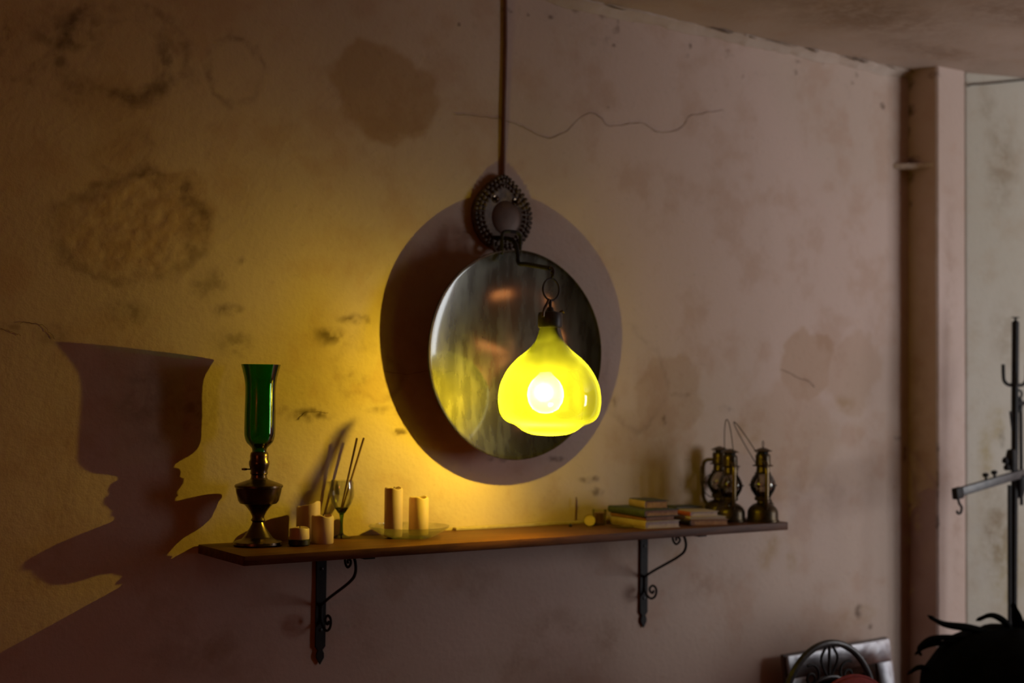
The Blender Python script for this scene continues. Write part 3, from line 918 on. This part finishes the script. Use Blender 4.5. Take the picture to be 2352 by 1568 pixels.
MB().tube(smoothpath([(.002, 0, 1.8095), (.004, 0, 1.818), (.003, -.002, 1.8265), (.0, -.003, 1.822)], 5), .0022, 8).build('suspension_link', IRON_GREY, lamp)
MB().tube([(0, 0, 1.745), (0, 0, 1.7615)], .004, 8).build('cap_eye', IRON_GREY, lamp)
MB().tube(smoothpath([(.022, 0, 1.732), (.030, -.004, 1.738), (.036, -.004, 1.733)], 4), .002, 6).build('clasp', BRASS, lamp)

# ================================================================ oil lamp with green chimney
oil = thing('oil_lamp', 'brass oil lamp with a tall bottle-green glass chimney at the end of the shelf', 'lamp', (1.170, -.082, SZ))
MB().lathe([(.0004, .0), (.049, .0), (.0515, .003), (.0505, .008), (.044, .011), (.035, .013), (.030, .018)], 44).build('foot', BRASS, oil)
MB().lathe([(.030, .0175), (.0245, .026), (.018, .036), (.0135, .045), (.012, .049), (.0155, .053), (.0125, .058), (.013, .062), (.018, .072), (.026, .082), (.030, .086)], 36).build('stem', BRASS, oil)
MB().lathe([(.028, .0855), (.0385, .0885), (.0425, .094), (.047, .112), (.0485, .121), (.0505, .1225), (.0505, .1265), (.048, .1285), (.040, .1315), (.030, .135), (.019, .139), (.017, .1425)], 44).build('oil_font', BRASS, oil)
MB().lathe([(.017, .142), (.0165, .148), (.0185, .151), (.0175, .157), (.0195, .163), (.0215, .170), (.0215, .176), (.0190, .181), (.0195, .188), (.0185, .194), (.0160, .197)], 32).build('burner', BRASS, oil)
MB().tube([(-.016, .008, .160), (-.026, .014, .160)], .0016, 6).lathe([(.0003, -.003), (.006, -.002), (.006, .002), (.0003, .003)], 10, c=(-.027, .0145, .160)).build('wick_knob', BRASS, oil)
cp = [(.0150, .194), (.0155, .203), (.020, .209), (.0275, .217), (.0318, .230), (.0325, .248), (.0322, .285), (.0318, .325), (.0335, .348), (.0375, .366), (.0415, .3815)]
cpi = [(r - .0022, z) for r, z in cp][::-1]
MB().lathe([(p_.x, p_.z) for p_ in smoothpath([(r, 0, z) for r, z in cp], 3)] + [(p_.x, p_.z) for p_ in smoothpath([(r, 0, z) for r, z in cpi], 3)], 44, close=True).build('glass_chimney', G_CHIMNEY, oil, smooth=60)

# ================================================================ candles
def candle(r, h, mat, label, loc, slant=0., crater=.006, rz=0.):
    t = thing('pillar_candle', label, 'candle', loc, rz)
    def fn(rr, z, a):
        k = max(0., (z / h - .75) * 4)
        return rr * (1 + .012 * math.sin(3 * a + h * 90)), z + slant * rr * math.cos(a) * k + (.0016 * math.sin(2 * a + 1) + .001 * math.sin(5 * a)) * k
    MB().lathe([(.0004, 0), (r * .95, 0), (r, .002), (r, h * .5), (r * .995, h - .004), (r * .95, h - .0008), (r * .84, h), (r * .72, h - .002), (r * .55, h - crater), (.0006, h - crater * 1.1)], 32, fn=fn).build('wax_body', mat, t, smooth=50)
    MB().tube(smoothpath([(0, 0, h - crater * 1.3), (.0004, 0, h - crater + .004), (.0022, .001, h - crater + .008)], 3), .0010, 6).build('wick', WICK, t)
    return t
candle(.0240, .0595, WAX, 'stout cream pillar candle in front of the slant-topped candle', (1.306, -.112, SZ))
candle(.0262, .0790, WAX, 'cream candle with a slanting melted top behind the stout one', (1.302, -.050, SZ), slant=-.30, crater=.014, rz=2.2)

tea = thing('votive_candle', 'short white candle in a low black holder beside the oil lamp', 'candle', (1.243, -.130, SZ))
MB().lathe([(.0004, 0), (.020, 0), (.0225, .003), (.0228, .013), (.0212, .0145), (.0205, .012), (.0004, .0115)], 28).build('holder', BLACK, tea)
MB().lathe([(.0004, .012), (.0208, .012), (.0212, .016), (.0208, .036), (.0195, .0378), (.016, .0372), (.010, .0335), (.0004, .033)], 28, fn=lambda r, z, a: (r, z + .0015 * math.sin(a * 2) * (1 if z > .03 else 0))).build('wax_body', WAX, tea)
MB().tube([(0, 0, .032), (.001, 0, .042)], .0009, 6).build('wick', WICK, tea)

# ================================================================ goblet with incense sticks
gob = thing('wine_goblet', 'green-stemmed clear glass goblet holding incense sticks', 'goblet', (1.392, -.032, SZ))
MB().lathe([(.0004, 0), (.0215, 0), (.0220, .0012), (.014, .0042), (.0060, .0075), (.0038, .012), (.0032, .026), (.0035, .042), (.0055, .052), (.0004, .053)], 30).build('stem', G_GREENSTEM, gob, smooth=60)
MB().lathe([(.0040, .0515), (.0085, .056), (.0155, .066), (.0152, .0668), (.0085, .0585), (.0004, .0545)], 30).build('green_bowl_base', G_GREENSTEM, gob, smooth=60)
bo = [(.0155, .0655), (.0225, .078), (.0268, .092), (.0275, .104), (.0262, .118), (.0245, .128)]
MB().lathe(bo + [(r - .0012, z) for r, z in bo[::-1]], 32, close=True).build('bowl', G_CLEAR, gob, smooth=60)
def stick(a, b, label):
    tag(MB().tube([a, tuple((p_ + q_) / 2 for p_, q_ in zip(a, b)), b], [.0016, .0024, .0025], 7).build('incense_stick', STICK), label, 'incense', 'incense sticks in the goblet')
stick((1.3890, -.034, SZ + .062), (1.4235, -.040, SZ + .222), 'upright incense stick in the goblet, nearer the oil lamp')
stick((1.3940, -.030, SZ + .062), (1.4440, -.034, SZ + .222), 'more tilted incense stick in the goblet, nearer the tall candle')

# ================================================================ glass dish with two candles
gd = thing('glass_plate', 'shallow clear glass plate under two pillar candles', 'plate', (1.528, -.098, SZ))
MB().lathe([(.0004, 0), (.050, 0), (.054, .002), (.066, .008), (.080, .016), (.0905, .0245), (.0905, .0265), (.079, .0185), (.064, .0105), (.052, .0045), (.0004, .004)], 64, fn=lambda r, z, a: (r * (1 + (.012 * math.cos(16 * a) if r > .08 else 0)), z)).build('plate_bowl', G_DISH, gd, smooth=50)
MB().tube(ring((0, 0, .0025), .050, 2, 40), .0018, 6, closed=True).build('foot_ring', G_DISH, gd)
candle(.0205, .1080, WAX, 'tall slim pillar candle on the glass plate', (1.487, -.098, SZ + .0042))
candle(.0225, .0850, WAXY, 'shorter glowing pillar candle on the glass plate', (1.555, -.094, SZ + .0042), crater=.012)

# ================================================================ votive glasses
v1 = thing('votive_glass', 'small upright glass of wine-red wax beside the stacked books', 'glass', (2.098, -.062, SZ))
MB().lathe([(.0004, 0), (.0150, 0), (.0165, .004), (.0188, .038), (.0176, .038), (.0155, .005), (.0004, .004)], 28).build('cup', G_CLEAR, v1, smooth=50)
MB().lathe([(.0004, .0045), (.0150, .0045), (.0168, .030), (.0004, .029)], 24).build('wax_fill', WINEWAX, v1)
v2 = thing('votive_glass', 'small glass lying on its side with a pale wax disc', 'glass', (2.052, -.082, SZ + .0155), rz=math.radians(-128))
MB().lathe([(.0004, -.016), (.0125, -.016), (.0152, .016), (.0142, .016), (.0118, -.013), (.0004, -.0145)], 24).build('cup', G_CLEAR, v2, rot=(0, PI / 2, 0), smooth=50)
MB().lathe([(.0004, -.013), (.0117, -.013), (.0138, .012), (.0004, .012)], 24).build('wax_fill', WAXY, v2, rot=(0, PI / 2, 0))
tag(MB().lathe([(.0004, 0), (.018, 0), (.030, .003), (.030, .0042), (.017, .0015), (.0004, .0015)], 32).build('glass_saucer', G_DISH, loc=(2.100, -.150, SZ), smooth=50), 'flat little glass saucer in front of the votive glasses', 'saucer')
tag(MB().tube([(2.060, -.012, SZ), (2.062, -.013, SZ + .066)], .0015, 6).build('matchstick', STICK), 'thin brown stick standing behind the small glasses', 'stick')
tag(MB().lathe([(.0004, 0), (.005, 0), (.0055, .004), (.003, .007), (.0004, .008)], 9, fn=lambda r, z, a: (r * (1 + .2 * math.sin(2 * a)), z)).build('wax_crumb', BLACK, loc=(2.000, -.072, SZ)), 'tiny dark crumb on the shelf left of the small glasses', 'crumb')

# ================================================================ books
def book(w, d, t, loc, rz, label, cover, pages, spine=None, group=None):
    """spine along the left side; w = x, d = depth, loc = left front lower corner"""
    b = thing('book', label, 'book', loc, math.radians(rz), group)
    c = .0016
    MB().box((.002, -.0008, 0), (w, d, c)).build('lower_board', cover, b, bevel=.0005)
    MB().box((.002, -.0008, t - c), (w, d, t)).build('upper_board', cover, b, bevel=.0005)
    sp = [(.0035, 0), (.0012, t * .12), (0, t * .32), (-.0004, t * .5), (0, t * .68), (.0012, t * .88), (.0035, t), (.0035, t - c), (.0022, t * .7), (.0020, t * .3), (.0035, c)]
    MB().prism([(x, z) for x, z in sp], 1, -.0008, d).build('spine', spine or cover, b)
    MB().box((.0024, .0020, c), (w - .003, d - .002, t - c)).build('page_block', pages, b, smooth=0)
    return b
gl_ = 'books in the taller stack'
zb = SZ
book(.106, .170, .0180, (2.128, -.205, zb), -4, 'thick cream book at the bottom of the taller stack', CREAMCOV, PAGES, TANCOV, gl_); zb += .0180
book(.090, .150, .0110, (2.136, -.198, zb), -3, 'thin red-brown book second from the bottom of the taller stack', REDBROWN, PAGES2, REDBROWN, gl_); zb += .0110
book(.104, .162, .0160, (2.126, -.204, zb), -5, 'blue-grey clothbound book near the top of the taller stack', BLUEG, PAGES2, BLUEG, gl_); zb += .0160
book(.066, .092, .0200, (2.156, -.168, zb), -14, 'small dark-covered book topmost on the taller stack', DARKCOV, PAGES2, PAGES2 if False else TANCOV, gl_)
gr_ = 'books in the lower stack'
zb = SZ
book(.108, .125, .0150, (2.280, -.196, zb), -16, 'brown book with black spine at the bottom of the lower stack', BROWNCOV, PAGES2, BLACKSPINE, gr_); zb += .0150
book(.100, .118, .0060, (2.287, -.190, zb), -16, 'thin pale booklet second in the lower stack', CREAMCOV, PAGES, CREAMCOV, gr_); zb += .0060
book(.084, .118, .0130, (2.290, -.185, zb), -12, 'pale book with red-edged spine near the top of the lower stack', CREAMCOV, PAGES, REDSPINE, gr_); zb += .0130
book(.080, .060, .0050, (2.315, -.105, zb), -10, 'thin blue-grey booklet on top of the lower stack', BLUEG, PAGES, BLUEG, gr_)

# ================================================================ hurricane lanterns
def lantern(loc, rz, label, s=1.0, bail=75., ringtop=True, capdir=0., bl=.098):
    """side tubes along local x; bail hinges on the tubes and swings about local x; bail angle from horizontal"""
    t = thing('hurricane_lantern', label, 'lantern', loc, math.radians(rz), 'old hurricane lanterns on the shelf')
    t.scale = (s, s, s)
    MB().lathe([(.0004, 0), (.0425, 0), (.0445, .0015), (.0445, .005), (.042, .007), (.0415, .024), (.0405, .030), (.036, .038), (.027, .046), (.017, .0505), (.0155, .055), (.0004, .055)], 36).build('fuel_tank', RUST, t)
    ca = math.radians(capdir)
    cx, cy = .029 * math.cos(ca), .029 * math.sin(ca)
    cap = MB().lathe([(.0085, .040), (.0085, .0475), (.007, .0495), (.0004, .050)], 16, c=(cx, cy, 0)).build('filler_cap', RUST, t)
    MB().box((cx - .010, cy - .0012, .049), (cx + .010, cy + .0012, .0575)).build('cap_wing', RUST, cap, bevel=.0006)
    MB().lathe([(.0150, .0545), (.0215, .0575), (.0225, .061), (.0225, .065), (.0200, .0675), (.0125, .073), (.009, .080), (.0004, .081)], 28).build('burner', RUST, t)
    gp = [(.0195, .0665), (.0245, .073), (.0315, .084), (.0345, .095), (.0335, .106), (.0285, .118), (.0225, .127), (.0200, .131)]
    gp = [(q.x, q.z) for q in smoothpath([(r, 0, z) for r, z in gp], 3)]
    MB().lathe(gp + [(r - .0012, z) for r, z in gp[::-1]], 32, close=True).build('glass_globe', G_GLOBE, t, smooth=60)
    MB().tube(ring((0, 0, .0985), .0375, 2, 36), .0012, 6, closed=True).build('guard_ring', IRON, t)
    for k in range(4):
        a = PI / 4 + k * PI / 2
        pts = [(.0215, .0655), (.030, .078), (.0375, .0985)]
        MB().tube(smoothpath([(r * math.cos(a), r * math.sin(a), z) for r, z in pts], 4), .0011, 6).build('guard_wire', IRON, t)
    MB().lathe([(.0215, .129), (.0225, .1315), (.0185, .134), (.0170, .148), (.0275, .150), (.0280, .1525), (.0210, .154), (.0200, .170), (.0205, .178), (.0185, .182), (.0004, .182)], 32).build('air_chamber', RUST, t)
    MB().lathe([(.0130, .1815), (.0130, .190), (.0004, .190)], 20).build('chimney_collar', IRON, t)
    MB().lathe([(.0004, .2005), (.006, .1995), (.014, .1965), (.0245, .1915), (.0258, .1900), (.0240, .1903), (.012, .1945), (.0004, .1965)], 32, fn=lambda r, z, a: (r * (1 + .02 * math.cos(8 * a)), z)).build('hood', RUST, t)
    for q in range(4):
        a = q * PI / 2 + .4
        MB().tube([(.0165 * math.cos(a), .0165 * math.sin(a), .181), (.0175 * math.cos(a), .0175 * math.sin(a), .1935)], .0012, 6).build('hood_post', IRON, t)
    for sgn in (-1, 1):
        pts = [(.034, .036), (.0425, .046), (.0465, .060), (.0475, .080), (.0475, .110), (.0470, .140), (.0440, .154), (.0360, .161), (.0240, .162), (.0185, .162)]
        MB().tube(smoothpath([(sgn * x, 0, z) for x, z in pts], 4), .0052, 10).build('side_tube', TUBEM, t)
    if ringtop:
        MB().tube(ring((0, 0, .2085), .0100, 1, 24, .0095), .0010, 6, closed=True).build('top_ring', IRON, t)
    ba = math.radians(bail)
    pts = []
    for k in range(17):
        a = PI * k / 16
        x = .0535 * math.cos(a)
        h = bl * math.sin(a) ** .8
        pts.append((x, h * math.cos(ba), .142 + h * math.sin(ba)))
    mb = MB().tube(pts, .0013, 7)
    mb.build('bail_handle', IRON, t)
    MB().tube(smoothpath([(-.022, -.004, .124), (-.034, -.014, .112), (-.040, -.016, .098), (-.034, -.012, .094)], 4), .0011, 6).build('globe_lever', IRON, t)
    return t
lantern((2.516, -.050, SZ), -56, 'hindmost lantern, its wire handle hanging down on the book side', s=.95, bail=240, ringtop=False)
lantern((2.460, -.150, SZ), 60, 'front lantern next to the lower book stack, its handle standing up in a narrow loop', s=.94, bail=86, ringtop=False, capdir=150, bl=.140)
lantern((2.533, -.196, SZ), 58, 'lantern at the far end of the shelf, its handle slanting towards the other lanterns', s=.96, bail=58, capdir=-60, bl=.150)

# ================================================================ silver-framed mirror leaning on the wall
mw, mh, fw = .412, .850, .066
mir = thing('framed_mirror', 'mirror in a wide pressed-silver frame leaning on the wall beside the pillar', 'mirror', (2.985, -.175, .0))
mir.rotation_euler = (math.radians(-7.5), math.radians(-2.0), math.radians(-2))
MB().box((-mw / 2, 0, .006), (mw / 2, .014, mh)).build('back_board', DARKWOOD, mir, bevel=.002)
for nm, a, b in (('top_rail', (-mw / 2 + .004, mh - fw), (mw / 2 - .004, mh - .004)), ('bottom_rail', (-mw / 2 + .004, .010), (mw / 2 - .004, fw)), ('side_stile', (-mw / 2 + .004, fw + .001), (-mw / 2 + fw, mh - fw - .001)), ('side_stile', (mw / 2 - fw, fw + .001), (mw / 2 - .004, mh - fw - .001))):
    MB().box((a[0], -.014, a[1]), (b[0], 0, b[1])).build(nm, SILVER, mir, bevel=.004)
MIRR = simple('old_mirror_glass', (.30, .27, .25), (.36, .33, .30), rough=.06, metal=1., scale=8)
MB().box((-mw / 2 + fw + .022, -.004, fw + .022), (mw / 2 - fw - .022, 0, mh - fw - .022)).build('mirror_glass', MIRR, mir, smooth=0)
fr = MB()
for (a, b) in (((-mw / 2 + fw, fw), (-mw / 2 + fw + .022, mh - fw)), ((mw / 2 - fw - .022, fw), (mw / 2 - fw, mh - fw))):
    fr.box((a[0], -.007, a[1]), (b[0], 0, b[1]))
for (a, b) in (((-mw / 2 + fw + .022, fw), (mw / 2 - fw - .022, fw + .022)), ((-mw / 2 + fw + .022, mh - fw - .022), (mw / 2 - fw - .022, mh - fw))):
    fr.box((a[0], -.007, a[1]), (b[0], 0, b[1]))
fr.build('inner_moulding', DARKWOOD, mir, smooth=0)

# ================================================================ wrought-iron chair with red cushion
ch = thing('iron_chair', 'grey wrought-iron chair with an arched scrolled back in front of the mirror', 'chair', (2.540, -.42, 0), math.radians(-6))
hoop = []
for k in range(21):
    a = PI * k / 20
    hoop.append((-.150 * math.cos(a), 0, .745 + .200 * math.sin(a) ** .9))
hoop = [(-.162, -.02, .45), (-.157, -.01, .60)] + hoop + [(.157, -.01, .60), (.162, -.02, .45)]
MB().tube(smoothpath(hoop, 3), .0085, 10).build('back_hoop', IRON_GREY, ch)
inner = [(-.105 * math.cos(PI * k / 16), -.002, .745 + .118 * math.sin(PI * k / 16)) for k in range(17)]
MB().tube([(-.105, -.002, .47)] + inner + [(.105, -.002, .47)], .005, 8).build('inner_hoop', IRON_GREY, ch)
for sgn in (-1, 1):
    pts = []
    for k in range(26):
        a = k / 25 * 3.2 * PI
        r = .026 * (1 - k / 32)
        pts.append((sgn * (.056 + r * math.cos(a + 1.0)), -.001, .893 - .015 * k / 25 + r * math.sin(a + 1.0) - .02))
    MB().tube(pts, .0034, 7).build('scroll', IRON, ch)
    MB().tube(smoothpath([(sgn * .004, 0, .86), (sgn * .026, 0, .905), (sgn * .010, 0, .938)], 5), .0034, 7).build('leaf_scroll', IRON, ch)
MB().tube([(0, 0, .862), (0, 0, .944)], .004, 7).build('centre_rod', IRON, ch)
MB().lathe([(.0004, .440), (.195, .440), (.200, .446), (.195, .454), (.0004, .456)], 40, c=(0, -.205, 0)).build('seat', IRON_GREY, ch)
for x, y in ((-.162, -.02), (.162, -.02), (-.13, -.36), (.13, -.36)):
    MB().tube(smoothpath([(x, y, .448), (x * 1.02, y, .25), (x * 1.08, y * 1.04 + (.01 if y > -.1 else -.02), .0)], 5), .0085, 8).build('leg', IRON_GREY, ch)
cu = MB()
def pil(r, z, a): return r, z
cu.lathe([(.0004, -.030), (.06, -.029), (.11, -.023), (.135, -.010), (.138, 0), (.135, .010), (.11, .023), (.06, .029), (.0004, .030)], 40)
cush = thing('round_cushion', 'dark red round cushion propped against the iron chair back', 'cushion', (2.560, -.480, .615), math.radians(-6))
cu.build('cushion_body', REDCLOTH, cush, rot=(PI / 2 - .05, 0, 0), loc=(0, 0, .118))
MB().tube(ring((0, 0, 0), .139, 2, 48), .004, 8, closed=True).build('piping', REDCLOTH, cush, rot=(PI / 2 - .05, 0, 0), loc=(0, 0, .118))

# ================================================================ iron balance stand
bs = thing('balance_stand', 'tall black iron stand with hooks and a grey balance arm at the right edge', 'stand', (3.452, -.30, 0))
MB().tube([(-.010, 0, .02), (-.006, 0, .9), (.002, 0, 1.55), (.006, 0, 1.775)], [.0085, .0085, .0105, .0105], 10).build('pole', IRON, bs)
MB().lathe([(.0105, 1.774), (.0105, 1.778), (.004, 1.782), (.003, 1.788), (.012, 1.790), (.012, 1.792), (.0004, 1.793)], 16, c=(.006, 0, 0)).build('finial', IRON, bs)
MB().lathe([(.0004, 0), (.13, 0), (.135, .006), (.13, .014), (.03, .024), (.0004, .026)], 32, c=(-.01, 0, 0)).build('foot', IRON, bs)
for k, (a, r, h) in enumerate(((PI, .055, .052), (PI * 1.22, .038, .030), (0, .055, .052), (PI * .2, .038, .030))):
    c_, s_ = math.cos(a), math.sin(a)
    pts = [(.002, 1.595), (r * .55, 1.592), (r * .92, 1.603), (r, 1.620), (r * 1.02, 1.600 + h)]
    MB().tube(smoothpath([(.003 + q * c_, q * s_, z) for q, z in pts], 5), .0052, 8).build('hook', IRON, bs)
MB().tube([(-.024, .004, .03), (-.022, .004, .60), (-.020, .004, 1.30)], .0058, 8).build('side_rod', IRON, bs)
MB().tube([(.026, -.004, 1.24), (.024, -.004, 1.535)], .0052, 8).build('side_rod', IRON, bs)
MB().tube([(0, -.004, 1.537), (.055, -.004, 1.540)], .0065, 8).build('cross_tie', IRON, bs)
MB().tube(ring((.018, -.004, 1.566), .011, 1, 18), .0036, 7, closed=True).build('chain_link', IRON, bs)
MB().tube(smoothpath([(.016, -.004, 1.553), (.022, -.004, 1.535), (.014, -.004, 1.515)], 4), .008, 8).build('latch', IRON, bs)
MB().tube([(-.022, 0, 1.515), (-.012, 0, 1.462)], .0030, 6).build('spike', IRON, bs)
MB().lathe([(.0004, -.030), (.014, -.030), (.016, -.012), (.016, .012), (.012, .030), (.0004, .034)], 14, c=(-.016, 0, 1.372)).build('clamp', IRON, bs)
MB().lathe([(.0004, -.045), (.012, -.040), (.020, -.010), (.020, .020), (.008, .035), (.0004, .036)], 14, c=(.014, -.004, 1.305)).build('counterweight', IRON, bs)
for x, z in ((-.045, 1.372), (-.038, 1.352)):
    MB().lathe([(.0004, -.010), (.008, -.008), (.010, 0), (.006, .008), (.0004, .011)], 10, c=(x, 0, z)).build('thumb_screw', IRON, bs)
bm_ = MB().box((-.268, -.008, -.012), (.022, .008, .012)).build('balance_arm', IRON_GREY, bs, loc=(0, -.012, 1.331), rot=(0, math.radians(-9), 0), bevel=.002)
MB().box((-.295, -.010, -.018), (-.264, .010, .014)).build('end_clamp', IRON, bm_, bevel=.004)
MB().tube(smoothpath([(-.282, 0, -.016), (-.278, 0, -.032), (-.270, 0, -.044), (-.276, 0, -.058), (-.288, 0, -.058), (-.292, 0, -.050)], 5), .0036, 8).build('end_hook', IRON, bm_)
for x in (-.110, -.150):
    MB().lathe([(.004, .010), (.004, .020), (.009, .022), (.009, .030), (.0004, .033)], 10, c=(x, 0, 0)).build('sliding_stop', IRON, bm_)

# ================================================================ black shaggy plant in the corner of the picture
pl = thing('potted_plant', 'black shaggy clump of strap-like leaves in front of the iron stand', 'plant', (3.185, -.50, 0))
MB().lathe([(.0004, 0), (.13, 0), (.15, .03), (.19, .36), (.20, .38), (.19, .39), (.175, .37), (.0004, .35)], 36).build('pot', POTM, pl)
fo = MB().lathe([(.05, .34), (.14, .45), (.225, .60), (.255, .72), (.245, .82), (.20, .885), (.13, .922), (.06, .936), (.0004, .94)], 48, fn=lambda r, z, a: (r * (1 + .05 * math.sin(5 * a + 1) + .03 * math.sin(11 * a)), z + .008 * math.sin(7 * a) * (r / .2))).build('foliage', LEAFM, pl)
fo['kind'] = 'stuff'
def strap(pts, w, mat=LEAFM):
    P = smoothpath(pts, 5)
    n_ = len(P)
    ws = [1.7 * w * (.55 + .45 * math.sin(PI * min(1, (k / (n_ - 1)) * 1.15 + .08)) if k < n_ - 1 else .12) for k in range(n_)]
    MB().tube(P, ws, 8, flat=.45).build('strap_leaf', mat, pl)
vd = Vector((.827, -.562, 0))     # sideways direction as the viewer sees it
def sv(u, z, d=0.):
    q = vd * u + Vector((-.562, -.827, 0)) * d
    return (q.x, q.y, z)
strap([sv(-.05, .915), sv(-.13, .935), sv(-.20, .945), sv(-.245, .968)], .014)
strap([sv(-.10, .905), sv(-.18, .910), sv(-.235, .905), sv(-.268, .880), sv(-.262, .860)], .010)
strap([sv(-.12, .885), sv(-.20, .895), sv(-.25, .885), sv(-.280, .862)], .009)
strap([sv(-.02, .925), sv(-.04, .955), sv(-.075, .970), sv(-.115, .955)], .012)
strap([sv(.00, .920), sv(-.005, .965), sv(-.016, 1.005)], .011)
strap([sv(.05, .920), sv(.09, .955), sv(.13, 1.000), sv(.18, 1.020)], .016)
strap([sv(.02, .920), sv(.03, .960), sv(.045, .985)], .010)
strap([sv(.10, .900), sv(.17, .930), sv(.24, .930), sv(.29, .900)], .014)
strap([sv(-.20, .80), sv(-.26, .83), sv(-.30, .81)], .010)
